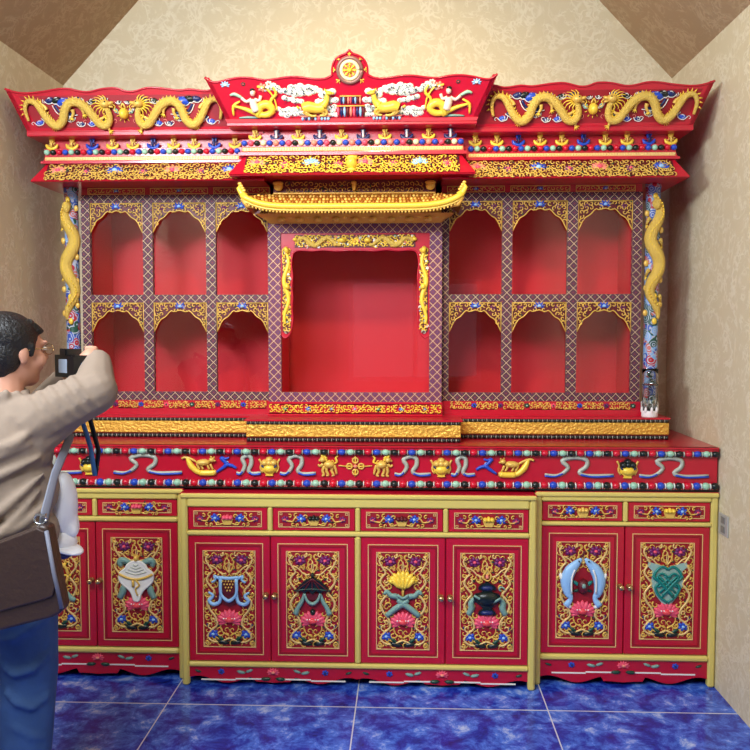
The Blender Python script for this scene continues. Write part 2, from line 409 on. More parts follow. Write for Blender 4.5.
b = B(); b.ell((DX1-.07, YR-.01, 1.02), (.03, 0, 0), (0, .03, 0), (0, 0, .03), mat('door_handle_metal', (170, 170, 165), .3, .9)); part('door_handle', b, dd)

# ================================================================== LOWER CABINETS
def vines(fr, lit=True):
    """carved scroll ground shared by all the door panels, centred on fr"""
    b = B()
    for s in (1, -1):
        g = fr if s == 1 else fr.flip()
        main = [(.0, -.175), (.035, -.188), (.07, -.192), (.098, -.17), (.08, -.14), (.055, -.115), (.062, -.08), (.085, -.05), (.098, -.015), (.082, .015), (.066, .035), (.085, .06), (.1, .085), (.088, .11), (.075, .125), (.09, .15), (.103, .178), (.09, .2)]
        line(b, g, main, [.0042, .0056, .0042], PALEGOLD, 3, .004)
        line(b, g, [(.003, -.165), (.03, -.148), (.04, -.125), (.03, -.108), (.012, -.118)], .0035, GOLD, 3, .004, r1=.002)
        line(b, g, [(.012, .112), (.04, .118), (.062, .14), (.085, .152)], .0035, PALEGOLD, 3, .004)
        line(b, g, [(.0, .118), (.016, .14), (.02, .168), (.008, .19), (.016, .207)], .0038, GOLD, 3, .004, r1=.002)
        line(b, g, [(.0, .118), (.004, .15), (.0, .175)], .003, PALEGOLD, 3, .004, r1=.0015)
        for x, y, r, a, d in ((.042, -.152, .016, 3, 1), (.083, -.118, .017, 4, 1), (.048, -.06, .015, 1, -1), (.1, -.08, .012, 3, -1), (.062, -.02, .015, 0, 1),
                              (.1, .022, .012, 4, 1), (.062, .068, .015, 5, -1), (.04, .1, .014, 2, 1), (.1, .118, .011, 3, 1), (.04, .15, .012, 1, -1),
                              (.1, -.2, .011, 1, 1), (.1, .207, .010, 4, 1), (.028, .095, .012, 0, -1), (.07, -.17, .012, 5, -1), (.033, .2, .010, 2, 1),
                              (.075, .09, .012, 2, 1), (.104, -.04, .010, 2, 1), (.104, .055, .010, 5, 1), (.075, -.095, .011, 4, -1), (.06, .11, .011, 3, 1)):
            curl(b, g, x, y, r*1.12, a, d, .0038, GOLD if (x*1000) % 2 < 1 else PALEGOLD, .85, .004)
        peony(b, g, .055, .176, .028, PURPLE, PINK); peony(b, g, .073, -.157, .025, BLUE, LBLUE)
        leaf(b, g, .088, -.135, .03, 1.0, NAVY); leaf(b, g, .08, .165, .028, 1.1, MAROON); leaf(b, g, .0, -.2, .06, .2, BLACK)
        leaf(b, g, .02, -.19, .045, .6, GREEN); leaf(b, g, .05, .196, .014, 2, MAROON)
        for q in (.3, .9): leaf(b, g, .045, -.125, .02, q, GREEN)
        for x, y, q, m in ((.07, -.03, 1.9, MAROON), (.09, .035, 4.4, GREEN), (.05, .085, .8, GREEN), (.075, .14, 2.5, MAROON), (.09, -.06, 2., GREEN), (.03, .16, 1.2, GREEN)): leaf(b, g, x, y, .026, q, m)
    for x, y in ((-.104, .202), (.104, .202), (-.104, -.205), (.104, -.205)):
        rectline(b, fr, x-.009, x+.009, y-.009, y+.009, .003, PALEGOLD)
    fret(b, fr, -.112, .112, -.21, .21, .0275, GOLD, .0026, lambda x, y: not (abs(x) < .062 and -.13 < y < .1), (GREEN, MAROON), random.Random(31), .0015)
    lotus(b, fr, 0, -.1, .062, PINK, PINKRED, 9)
    for i in range(5): blob(b, fr, -.024+.012*i, -.085, .004, .003, WHITE, 0, 1, .012)
    return b
def e_conch(b, f):
    for s in (1, -1):
        g = f if s > 0 else f.flip()
        line(b, g, [(.02, .06), (.05, .075), (.07, .07), (.065, .05)], [.01, .016, .01], GTEAL, 3, .004, flat=.4)
        line(b, g, [(.03, -.03), (.055, -.04), (.06, -.06), (.075, -.085)], [.01, .016, .013], GTEAL, 3, .004, flat=.4)
    h = [(0, .072), (.02, .068), (.036, .056), (.046, .04), (.064, .026), (.07, .006), (.064, -.014), (.046, -.032), (.028, -.048), (.016, -.068), (.010, -.09), (0, -.094)]
    hp = smoothpath(h, 3)
    poly(b, f, hp + [(-x, y) for x, y in reversed(hp[1:-1])], WHITE, 0, .013)
    line(b, f, hp + [(-x, y) for x, y in reversed(hp)], .006, WHITE, 1, .009, 6)
    for k in range(4): line(b, f, [(-.044+.011*k, .03+.010*k), (0, .018+.012*k), (.044-.011*k, .03+.010*k)], .0026, SILVER, 4, .014)
    line(b, f, [(-.07, .02), (-.04, .006), (0, -.002), (.04, .006), (.07, .02)], .0055, GOLD, 3, .016, flat=.7)
    line(b, f, [(.0, -.004), (.014, -.026), (-.002, -.042), (.006, -.07)], .0045, GOLD, 3, .016, r1=.003); line(b, f, [(-.012, -.006), (-.012, -.034)], .006, GOLD, 2, .015)
    blob(b, f, 0, .085, .012, .015, GOLD, 0, .8, .004)
def e_umbr(b, f):      # victory-banner urn with scarf (first door of the centre)
    poly(b, f, [(-.035, .06), (.035, .06), (.032, .02), (.02, .0), (0, -.008), (-.02, 0), (-.032, .02)], MAROON, 0, .012)
    for k in range(4):
        for j in range(5 - k): blob(b, f, (j-(4-k)/2)*.011, .045-.012*k, .004, .004, GOLD, 0, .8, .013, 6, 3)
    poly(b, f, [(-.04, .0), (.04, .0), (.06, -.045), (.03, -.04), (.0, -.055), (-.03, -.04), (-.06, -.045)], MAROON, 0, .007)
    line(b, f, [(-.038, .06), (0, .056), (.038, .06)], .007, LBLUE, 3, .012)
    line(b, f, [(-.03, .055), (-.03, .0), (-.015, -.022), (0, -.03), (.015, -.022), (.03, .0), (.03, .055)], [.007, .006, .008, .006, .007], LBLUE, 3, .014)
    for s in (1, -1):
        g = f if s > 0 else f.flip()
        line(b, g, [(.035, .055), (.055, .065), (.05, .05), (.065, .04)], .006, LBLUE, 3, .012, r1=.004)
        line(b, g, [(.03, .0), (.035, -.035), (.06, -.045), (.075, -.03), (.06, -.012), (.078, .002)], [.006, .008, .007, .004], LBLUE, 3, .01)
def e_parasol(b, f):
    poly(b, f, [(-.068, .012), (-.03, .05), (0, .062), (.03, .05), (.068, .012), (.045, .016), (.03, .0), (.015, .014), (0, -.002), (-.015, .014), (-.03, .0), (-.045, .016)], BLACK, 0, .016)
    for k in range(5): line(b, f, [(0, .06), ((k-2)*.016, .035), ((k-2)*.03, .014)], .0022, MAROON, 3, .018)
    line(b, f, [(-.07, .013), (0, .02), (.07, .013)], .003, GREEN, 3, .017)
    poly(b, f, [(-.03, .0), (.03, .0), (.022, -.025), (-.022, -.025)], MAROON, 0, .01); blob(b, f, 0, .068, .008, .012, BLACK, 0, .8, .004); blob(b, f, 0, -.075, .012, .014, BLACK)
    line(b, f, [(-.03, .002), (-.02, -.025), (0, -.038), (.02, -.025), (.03, .002)], [.004, .008, .004], GTEAL, 3, .014)
    for s in (1, -1):
        g = f if s > 0 else f.flip()
        line(b, g, [(.03, .002), (.04, -.03), (.055, -.055), (.065, -.08)], [.004, .008, .009, .012], GTEAL, 3, .01, flat=.5)
def e_lotus(b, f):
    for s in (1, -1):
        g = f if s > 0 else f.flip()
        line(b, g, [(0, -.04), (.02, -.01), (.045, -.005), (.06, .012), (.07, .0)], [.01, .012, .009, .006], GTEAL, 3, .006, flat=.5)
        line(b, g, [(-.02, -.02), (.0, -.035), (.03, -.055), (.062, -.082)], [.009, .012, .012, .01], GTEAL, 3, .009, flat=.5)
    line(b, f, [(-.02, .0), (0, -.012), (.02, 0)], .006, GTEAL, 3, .014)
    line(b, f, [(0, .03), (0, -.012)], .005, GOLD, 2, .006)
    for i in range(9):
        q = pi*(.5+(i-4)/9.)
        blob(b, f, cos(q)*.03, .045+sin(q)*.018, .03, .011, YEL, q, .4, .005+.002*(i % 3), 8, 5)
    for i in range(5): blob(b, f, (i-2)*.014, .045, .009, .026, YEL, (i-2)*-.35, .5, .014, 8, 5)
def e_vase(b, f):
    pr = [(.006, .05), (.012, .046), (.03, .036), (.034, .026), (.018, .02), (.018, .012), (.045, .006), (.052, -.008), (.046, -.022), (.022, -.04), (.014, -.05), (.03, -.06), (.034, -.07), (.02, -.074)]
    poly(b, f, pr + [(-x, y) for x, y in reversed(pr)], BLACK, 0, .012)
    blob(b, f, 0, -.01, .044, .028, BLACK, 0, .35, .01, 12, 6); blob(b, f, 0, .03, .026, .01, NAVY, 0, .6, .01); blob(b, f, 0, -.064, .028, .01, NAVY, 0, .6, .01)
    line(b, f, [(-.05, .004), (-.02, -.012), (.02, -.02), (.05, -.004)], .005, GTEAL, 3, .022, flat=.5)
    for s in (1, -1):
        g = f if s > 0 else f.flip()
        line(b, g, [(.048, -.01), (.06, -.03), (.058, -.05), (.07, -.075)], [.006, .012, .013, .01], GTEAL, 3, .004, flat=.5)
    curl(b, f, .052, .022, .013, 0, 1, .004, GTEAL, .8, .005)
    line(b, f, [(-.012, .062), (-.014, .076), (-.004, .09), (0, .102), (.006, .09), (.014, .076), (.012, .062), (0, .055), (-.012, .062)], .0035, GOLD, 3, .004)
    blob(b, f, 0, .07, .007, .009, CORAL, 0, .8, .004)
def e_fish(b, f):
    for s in (1, -1):
        g = f if s > 0 else f.flip()
        line(b, g, [(.006, .085), (.02, .07), (.042, .045), (.055, .01), (.05, -.03), (.04, -.05), (.055, -.075)], [.004, .012, .02, .021, .014, .008, .012], LBLUE, 3, .006, 8, flat=.55)
        blob(b, g, .05, -.075, .017, .008, WHITE, .5, .4, .004); blob(b, g, .07, .02, .018, .008, WHITE, 1.2, .4, .004); blob(b, g, .016, .078, .003, .003, BLACK, 0, 1, .016, 6, 4)
        line(b, g, [(.03, .05), (.04, .02), (.04, -.03)], .003, WHITE, 3, .018)
        leaf(b, g, .005, -.012, .035, .6, TEAL); leaf(b, g, .004, -.02, .03, -.3, GREEN)
    blob(b, f, 0, -.01, .02, .028, MAROON, 0, .5, .004); blob(b, f, 0, -.005, .009, .012, GTEAL, 0, .8, .012)
    line(b, f, [(-.005, .09), (0, .1), (.005, .11)], .004, MAROON, 2, .004)
def e_knot(b, f):
    for s in (1, -1):
        g = f if s > 0 else f.flip()
        poly(b, g, [(.0, .06), (.03, .075), (.07, .085), (.075, .07), (.055, .05), (.06, .0), (.04, -.045), (.02, -.07), (0, -.08)], mat('pale_teal_paint', (150, 182, 172), .45), 0, .005)
        for k in (-1, 0, 1):
            line(b, g, [(-.035+k*.022, .035+k*.022*0), (-.01+k*.022, .01), (.03+k*.022*.3, -.03+k*.02)], .0045, TEAL, 2, .011, flat=.7)
        line(b, g, [(.0, .058), (.02, .07), (.045, .05), (.05, .025), (.03, .01), (.045, -.01), (.03, -.045), (0, -.068)], .0055, TEAL, 3, .009, flat=.7)
        line(b, g, [(.0, .03), (.022, .045), (.04, .03), (.02, .005), (0, -.018), (-.02, -.04)], .0045, TEAL, 3, .013, flat=.7)
def e_wheel(b, f):
    for R_, w in ((.055, .006), (.03, .004)):
        line(b, f, [(R_*cos(i*pi/8), R_*sin(i*pi/8)+.01) for i in range(17)], w, GOLD, 2, .008)
    for i in range(8): line(b, f, [(0, .01), (.066*cos(i*pi/4), .01+.066*sin(i*pi/4))], .0045, YEL, 2, .008)
    blob(b, f, 0, .01, .014, .014, YEL, 0, .8, .01)
    for s in (1, -1):
        g = f if s > 0 else f.flip(); line(b, g, [(.01, -.05), (.04, -.06), (.06, -.08), (.08, -.09)], [.008, .014, .01], GTEAL, 3, .004, flat=.5)

def knob(b, x, y, z):
    b.lathe((x, y, z), [(.013, 0), (.013, -.004), (.006, -.008), (.006, -.016), (.012, -.022), (.013, -.03), (.009, -.036), (.001, -.038)], KN, 14, True, 1)
KN = mat('antique_brass', (196, 166, 120), .22, .9)

def drawer_part(root, x0, x1, z0, z1, yf, kind, label=None):
    b = B(); b.bbox(x0, x1, yf, yf+.02, z0, z1, RED, .003)
    d = part('drawer', b, root, label)
    xc, zc = (x0+x1)/2, (z0+z1)/2; hw, hh = (x1-x0)/2-.028, (z1-z0)/2-.018
    f = F((xc, yf, zc)); b = B(); poly(b, f, [(-hw, -hh), (hw, -hh), (hw, hh), (-hw, hh)], DRED, -.003, .0015)
    rectline(b, f, -hw-.004, hw+.004, -hh-.004, hh+.004, .003, PALEGOLD, .003)
    R = random.Random(int(x0*1000)+5)
    for s in (1, -1):
        g = f if s > 0 else f.flip()
        rectline(b, g, hw-.014, hw-.002, hh-.012, hh-.002, .002, PALEGOLD, .004); rectline(b, g, hw-.014, hw-.002, -hh+.002, -hh+.012, .002, PALEGOLD, .004)
        line(b, g, [(.02, -.02), (.045, -.025), (.06, -.005), (.08, .008), (.095, -.01), (hw-.016, .0)], .0036, GOLD, 3, .004)
        peony(b, g, .055, .004, .0235, BLUE, LBLUE); peony(b, g, hw-.026, .0, .018, PURPLE, PINK)
        leaf(b, g, .066, -.008, .024, -.3, BLACK); leaf(b, g, .03, -.012, .022, .3, BLACK); leaf(b, g, .085, .0, .024, -1.2, MAROON); leaf(b, g, .03, .02, .015, .9, GREEN)
        for x, y, r, a, dd_ in ((.034, .012, .009, 0, 1), (.078, .018, .009, 2, -1), (.09, -.02, .008, 4, 1), (.105, .015, .008, 1, 1), (.045, -.022, .008, 3, -1), (.07, -.024, .007, 5, 1)):
            if x < hw-.01: curl(b, g, x, y, r*1.2, a, dd_, .003, GOLD, .85, .007)
    top = {'peaches': PINK, 'shell': BLACK, 'fruit': MAROON, 'bowl': YEL, 'jewel': GOLD}[kind]
    poly(b, f, [(-.026, .0), (.026, .0), (.016, -.025), (-.016, -.025)], GOLD, 0, .01)
    for i in range(3): blob(b, f, (i-1)*.015, .006, .011, .011, top, 0, .8, .006, 8, 5)
    blob(b, f, 0, .013, .008, .008, top, 0, .8, .006, 8, 5)
    part('carved_panel', b, d)

def door_part(root, x0, x1, z0, z1, yf, emb, label, knobside, pc):
    b = B(); m1 = .03
    b.bbox(x0, x1, yf, yf+.02, z0, z1, RED, .003)
    d = part('door', b, root, label)
    b = B(); f0 = F((0, yf, 0)); rectline(b, f0, x0+m1, x1-m1, z0+m1, z1-m1, .0035, PALEGOLD, .002)
    rectline(b, f0, x0+m1+.008, x1-m1-.008, z0+m1+.008, z1-m1-.008, .006, DRED, .004)
    part('line_border', b, d)
    xc, zc = (x0+x1)/2, (z0+z1)/2; f = F((xc, yf, zc)); b = B()
    hw, hh = .117, .217
    poly(b, f, [(-hw, -hh), (hw, -hh), (hw, hh), (-hw, hh)], DRED, -.003, .001)
    vb = vines(f); rectline(vb, f, -hw, hw, -hh, hh, .003, PALEGOLD, .004)
    k = len(b.v); b.v += vb.v
    for fc, mi, sm in zip(vb.f, vb.mi, vb.sm): b.f.append(tuple(q+k for q in fc)); b.mi.append(b.mat(vb.m[mi])); b.sm.append(sm)
    part('carved_panel', b, d)
    b = B(); emb(b, f.at(0, .032, .002).sc(1.32 if emb is e_fish else 1.08 if emb is e_conch else 1.16)); part(EN[emb], b, d)
    b = B(); knob(b, (x1-.017) if knobside > 0 else (x0+.017), yf, zc+.02); part('knob', b, d)
EN = {e_conch: 'conch_emblem', e_umbr: 'draped_banner_emblem', e_parasol: 'parasol_emblem', e_lotus: 'lotus_emblem', e_vase: 'vase_emblem', e_fish: 'twin_fish_emblem', e_knot: 'knot_emblem', e_wheel: 'wheel_emblem'}

def cabinet(x0, x1, yf, top, zr, xd, kinds, doors, label):
    """zr = z of: toprail bottom, drawer bottom, mid rail bottom, door bottom, bottom rail bottom"""
    root = thing('altar_cabinet', ((x0+x1)/2, (yf+YB)/2, 0), label, 'cabinet')
    za, zb, zc, zd, ze = zr; pw = .031
    b = B(); b.box(x0+.004, x1-.004, yf+.022, YB-.01, ze-.004, top-.012, RED); part('carcass', b, root)
    b = B(); b.bbox(x0, x1, yf-.008, YB-.01, top-.012, top, RED, .004); part('top_board', b, root)
    for xa in (x0, x1-pw):
        for ya, yb_ in ((yf-.004, yf+.03), (YB-.05, YB-.012)):
            b = B(); b.bbox(xa, xa+pw, ya, yb_, 0, top-.012, RAIL, .008); part('post', b, root)
    b = B(); b.bbox(x0, x1, yf-.014, yf+.022, top-.024, top-.002, RAIL, .01); b.bbox(x0+pw, x1-pw, yf-.006, yf+.03, za, top-.022, RAIL, .006)
    part('top_rail', b, root)
    for q0, q1 in ((zc, zb), (ze, zd)):
        b = B(); b.bbox(x0+pw-.002, x1-pw+.002, yf-.007, yf+.03, q0, q1, RAIL, .009); part('cross_rail', b, root)
    n = len(kinds); X = [x0+pw] + list(xd) + [x1-pw]
    for q in xd: b = B(); b.bbox(q-.0105, q+.0105, yf-.005, yf+.02, zb, za, RAIL, .006); part('drawer_divider', b, root)
    if n == 4: b = B(); b.bbox(xd[1]-.0125, xd[1]+.0125, yf-.006, yf+.02, zd, zc, RAIL, .008); part('stile', b, root)
    for i, kd in enumerate(kinds):
        drawer_part(root, X[i]+(.0125 if i else .003), X[i+1]-(.0125 if i < n-1 else .003), zb+.003, za-.003, yf+.004, kd[0], kd[1])
    for i, (em, lb) in enumerate(doors):
        l = X[i]+(.002 if i % 2 else (.014 if i else .002)); r = X[i+1]-(.002 if i % 2 == 0 else (.014 if i < n-1 else .002))
        door_part(root, l, r, zd+.003, zc-.003, yf+.004, em, lb, 1 if i % 2 == 0 else -1, None)
    # wavy apron with painted lotus flowers
    xa, xb = x0+pw, x1-pw; W = xb-xa; nseg = 60; pts = [(xa, ze), (xb, ze)]; half = n//2
    for i in range(nseg+1):
        t = 1-i/nseg; u = (t*half) % 1.; h = .03 + .028*(1-abs(2*u-1))**.7*0
        e = abs(2*u-1)
        pts.append((xa+W*t, .012 + .03*(.5+.5*cos((e-.9)*9)) * (1 if e > .25 else .25)))
    b = B(); f = F((0, yf+.008, 0)); poly(b, f, pts, RED, -.014, 0); ap = part('apron', b, root)
    for j in range(half):
        b = B()
        cx = xa + W*(j+.5)/half; cz = ze-.028; w2 = W/half/2
        lotus(b, f, cx, cz, .03, PINK, CORAL, 7); 
        for s in (1, -1):
            g = f.at(cx, 0).flip() if s < 0 else f.at(cx, 0)
            leaf(b, g, .01, cz-.026, .045, -.05, GREEN); peony(b, g, w2*.62, cz+.004, .016, BLUE, NAVY)
            leaf(b, g, w2*.33, cz-.002, .04, .2, GTEAL); leaf(b, g, w2*.33, cz+.002, .035, 2.8, GTEAL); leaf(b, g, w2*.86, cz, .03, .3, GREEN)
            for (p, q, zz) in ((.05, w2*.45, -.031), (w2*.45, w2*.86, -.036)):
                poly(b, g, [(p, cz+zz), (q, cz+zz), (q, cz+zz+.006), (p, cz+zz+.006)], WHITE, -.001, .002)
        part('lotus_painting', b, ap)
    return root

cabinet(-1.593, -.781, .0, .872, (.822, .742, .719, .142, .116), (-1.188,),
        [('peaches', None), ('peaches', None)],
        [(e_wheel, 'door carved with a golden wheel'), (e_conch, 'door carved with a white conch shell')],
        'red and gold altar cabinet at the left, behind the photographer, with white conch door')
cabinet(-.781, .776, -.063, .866, (.803, .698, .676, .109, .087), (-.3845, .0065-.006, .384),
        [('peaches', None), ('shell', None), ('fruit', None), ('bowl', None)],
        [(e_umbr, 'door carved with a pale blue scarf on a dark banner'), (e_parasol, 'door carved with a dark parasol'), (e_lotus, 'door carved with a yellow lotus'), (e_vase, 'door carved with a black vase')],
        'wide four-door red and gold altar cabinet in the middle, standing slightly forward, yellow lotus door')
cabinet(.778, 1.5735, .0, .872, (.827, .737, .719, .142, .116), (1.173,),
        [('jewel', None), ('bowl', None)],
        [(e_fish, 'door carved with two pale blue fish'), (e_knot, 'door carved with a green endless knot')],
        'two-door red and gold altar cabinet beside the cream right wall, twin fish and knot doors')

# ================================================================== COUNTER
def beads(b, x0, x1, y, z, r, seq, pitch, squash=1., div=None):
    n = int((x1-x0)/pitch)
    for i in range(n+1):
        x = x0 + (x1-x0)*i/n
        b.ell((x, y, z), (r, 0, 0), (0, r, 0), (0, 0, r*squash), seq[i % len(seq)], 8, 5)
        if div and i < n:
            xx = x+(x1-x0)/n/2; b.ell((xx, y+.002, z-.001), (.0028, 0, 0), (0, r*.9, 0), (0, 0, r*.8), div, 6, 4)
SEQ = [MINT, BLACK, ROSE, BLUE]
ct = thing('altar_counter', (XM, .35, .876), 'long red altar counter with bead edges, carved ribbons and bowls, across the lower cabinets', 'counter')
CX0, CX1 = -1.605, 1.5685
b = B(); b.box(CX0, CX1, .012, YB-.01, .8745, 1.05, RED); part('body', b, ct)
b = B(); b.box(CX0, CX1, -.004, YB-.01, 1.05, 1.068, RED); b.bbox(CX0, CX1, -.01, .02, 1.0585, 1.068, RED, .003); part('top_board', b, ct)
b = B(); b.box(CX0, CX1, .004, .02, 1.028, 1.052, DRED); beads(b, CX0+.02, CX1-.014, -.001, 1.0395, .0182, SEQ, .0385, .78, SILVER); part('upper_bead_moulding', b, ct)
b = B(); b.box(CX0, CX1, .0, .02, .8745, .9, RED); beads(b, CX0+.02, CX1-.014, -.001, .8985, .0182, SEQ, .0385, .9, WHITE)
b.bbox(CX0, CX1, -.004, .015, .8745, .882, BLACK, .002)
for i in range(150):
    x = CX0 + .02 + i*.0212
    if x < CX1-.01: line(b, F((x, -.003, .886)), [(-.008, -.003), (0, .004), (.008, -.003)], .0018, CORAL, 2)
part('lower_bead_moulding', b, ct)
FC = F((0, .012, .975))
def ribbon(name, x0, x1, ph=1):
    b = B(); f = FC.at(x0, 0); W = x1-x0
    line(b, f, [(0, -.03*ph), (W*.2, -.034*ph), (W*.34, 0.), (W*.25, .03*ph), (W*.42, .045*ph), (W*.6, .035*ph), (W*.6, .005), (W*.5, -.02*ph), (W*.62, -.034*ph), (W, -.03*ph)], [.005, .009, .0105, .010, .0105, .009, .005], SILVER, 4, .005, flat=.6)
    line(b, f, [(0, -.036*ph), (W*.14, -.04*ph), (W*.26, -.026*ph)], .004, BLUE, 3, .009); line(b, f, [(W*.52, -.03*ph), (W*.7, -.04*ph), (W, -.036*ph)], .0045, BLUE, 3, .008)
    part(name, b, ct)
def bowl(x, top=GOLD):
    b = B(); f = FC.at(x, 0)
    poly(b, f, [(-.036, .0), (.036, .0), (.03, -.022), (.014, -.036), (.018, -.044), (-.018, -.044), (-.014, -.036), (-.03, -.022)], YEL, 0, .012)
    blob(b, f, 0, -.012, .032, .022, YEL, 0, .5, .008, 12, 6)
    for i in range(3): blob(b, f, (i-1)*.02, .014, .017, .016, top, 0, .8, .006)
    blob(b, f, 0, .028, .018, .014, top, 0, .8, .006)
    line(b, f, [(-.034, .004), (-.015, -.01), (.015, -.01), (.034, .004)], .004, NAVY, 3, .018)
    for s in (1, -1):
        g = f if s > 0 else f.flip(); line(b, g, [(.03, -.03), (.04, -.01), (.036, .01), (.046, .03)], .005, GOLD, 3, .004)
    part('bowl_carving', b, ct)
def lion(x, s):
    b = B(); f = FC.at(x, 0); f = f if s > 0 else f.flip()
    blob(b, f, -.004, .008, .026, .018, GOLD, .15, .6, .006, 10, 6)       # body, head towards +a
    blob(b, f, .024, .03, .015, .014, GOLD, 0, .8, .008); blob(b, f, .036, .026, .008, .006, GOLD, 0, .9, .008)
    for i in range(5): q = 1.2+i*.5; blob(b, f, .022+.014*cos(q), .032+.014*sin(q), .007, .005, YEL, q, .8, .009, 6, 4)
    for p in ([(.016, 0), (.024, -.02), (.018, -.04), (.028, -.042)], [(.006, -.004), (.006, -.024), (-.002, -.04), (.008, -.042)],
              [(-.022, .0), (-.016, -.02), (-.026, -.04), (-.016, -.042)], [(-.026, .004), (-.034, -.014), (-.038, -.036)], [(.022, .01), (.036, .0), (.044, .008)]):
        line(b, f, p, [.008, .006, .0045], GOLD, 3, .006)
    line(b, f, [(-.026, .012), (-.04, .02), (-.034, .036), (-.044, .046)], [.004, .006, .003], YEL, 3, .006)
    for i in range(3): curl(b, f, -.02+i*.014, .02, .008, 1, 1, .0022, YEL, .8, .014)
    part('lion_carving', b, ct)
def tusk(x, s):
    b = B(); f = FC.at(x, 0); f = f if s > 0 else f.flip()
    line(b, f, [(-.075, .034), (-.06, .0), (-.03, -.028), (0, -.034)], [.008, .014, .013, .01], YEL, 3, .006, 8)   # curved horn
    line(b, f, [(-.02, -.033), (.02, -.034), (.048, -.031)], .0135, YEL, 3, .006, 8); blob(b, f, .05, -.031, .006, .012, GOLD, 0, .8, .008)
    blob(b, f, -.004, .014, .034, .015, CORAL if False else GOLD, .05, .7, .01, 10, 6); blob(b, f, .036, .026, .014, .012, GOLD, 0, .8, .01)
    blob(b, f, .03, .038, .005, .005, GOLD); blob(b, f, .044, .036, .004, .005, GOLD); blob(b, f, .048, .022, .007, .005, GOLD, 0, .9, .01)
    for q in (-.03, -.014, .014, .03): line(b, f, [(q, .008), (q+.006, -.008), (q+.012, -.016)], [.006, .004], GOLD, 2, .012)
    line(b, f, [(-.034, .016), (-.06, .03), (-.085, .036), (-.1, .03)], [.005, .006, .005], GOLD, 3, .008)
    part('mongoose_carving', b, ct)
def cross(x):
    b = B(); f = FC.at(x, 0)
    for i in range(4):
        g = f.rot(i*pi/2)
        line(b, g, [(.012*cos(q), .026+.012*sin(q)) for q in [k*pi/4 for k in range(9)]], .004, GOLD, 2, .005)
        line(b, g, [(.0, .008), (.0, .045)], .003, YEL, 2, .005)
    blob(b, f, 0, 0, .009, .009, CORAL, 0, .8, .006)
    for s in (1, -1): line(b, f, [(s*.045, 0), (s*.075, .003)], .003, GOLD, 2, .005)
    part('crossed_emblem', b, ct)
def knotbow(x, s):
    b = B(); f = FC.at(x, 0); f = f if s > 0 else f.flip()
    line(b, f, [(-.04, -.012), (-.02, .0), (0, .006), (.03, .036), (.01, .03), (-.008, .036)], [.006, .009, .008, .004], BLUE, 3, .006, flat=.6)
    line(b, f, [(0, .006), (.02, -.01), (.05, -.03)], [.01, .008, .005], BLUE, 3, .007, flat=.6); blob(b, f, .004, .012, .009, .009, LBLUE)
    part('ribbon_bow', b, ct)
for a in (-1.565, -1.1): ribbon('ribbon_carving', a, a+.32 if a < -1.5 else a+.31)
bowl(-1.21, BLACK); tusk(-.69, 1); knotbow(-.585, -1); ribbon('ribbon_carving', -.545, -.435); bowl(-.397); ribbon('ribbon_carving', -.35, -.19)
lion(-.135, -1); cross(-.014); lion(.107, 1); ribbon('ribbon_carving', .16, .32); bowl(.366); ribbon('ribbon_carving', .41, .515); knotbow(.56, 1)
tusk(.672, -1); ribbon('ribbon_carving', .82, 1.12); bowl(1.18, BLACK); ribbon('ribbon_carving', 1.23, 1.53)

# ================================================================== STEPPED PLINTH
BAND = mat('embossed_gold_band', (226, 176, 72), .36, .45, bump=.9, bscale=75, var=.22)
pl = thing('stepped_plinth', (-.02, .45, 1.068), 'long gold-banded plinth with black bead rows on the altar counter, its middle stepping forward', 'plinth')
WX = 1.45
b = B(); b.box(-.02-WX, -.02+WX, .25, YB-.012, 1.0685, 1.164, RED); b.box(-.03-.488, -.03+.488, .11, .25, 1.0685, 1.164, RED); part('body', b, pl)
b = B(); b.box(-.02-WX-.004, -.02+WX+.004, .236, YB-.012, 1.164, 1.172, RED); b.box(-.03-.495, -.03+.495, .094, .236, 1.164, 1.172, RED); part('top_board', b, pl)
for nm, xa, xb, y in (('gold_band', -.02-WX, -.03-.489, .25), ('gold_band', -.03-.488, -.03+.488, .11), ('gold_band', -.03+.489, -.02+WX, .25)):
    b = B(); b.bbox(xa, xb, y-.012, y-.0005, 1.092, 1.148, BAND, .005); part(nm, b, pl)
    for z in (1.1565, 1.079):
        b = B(); n = int((xb-xa)/.0213)
        b.box(xa, xb, y-.006, y-.0005, z-.0085, z+.0085, MAROON)
        for i in range(n):
            x = xa+.01+(xb-xa-.02)*i/(n-1)
            b.ell((x, y-.008, z), (.0082, 0, 0), (0, .009, 0), (0, 0, .0095), BLACK, 8, 6)
            if i < n-1: b.ell((x+.0107, y-.008, z), (.002, 0, 0), (0, .007, 0), (0, 0, .0078), SILVER, 6, 4)
        part('bead_moulding', b, pl)

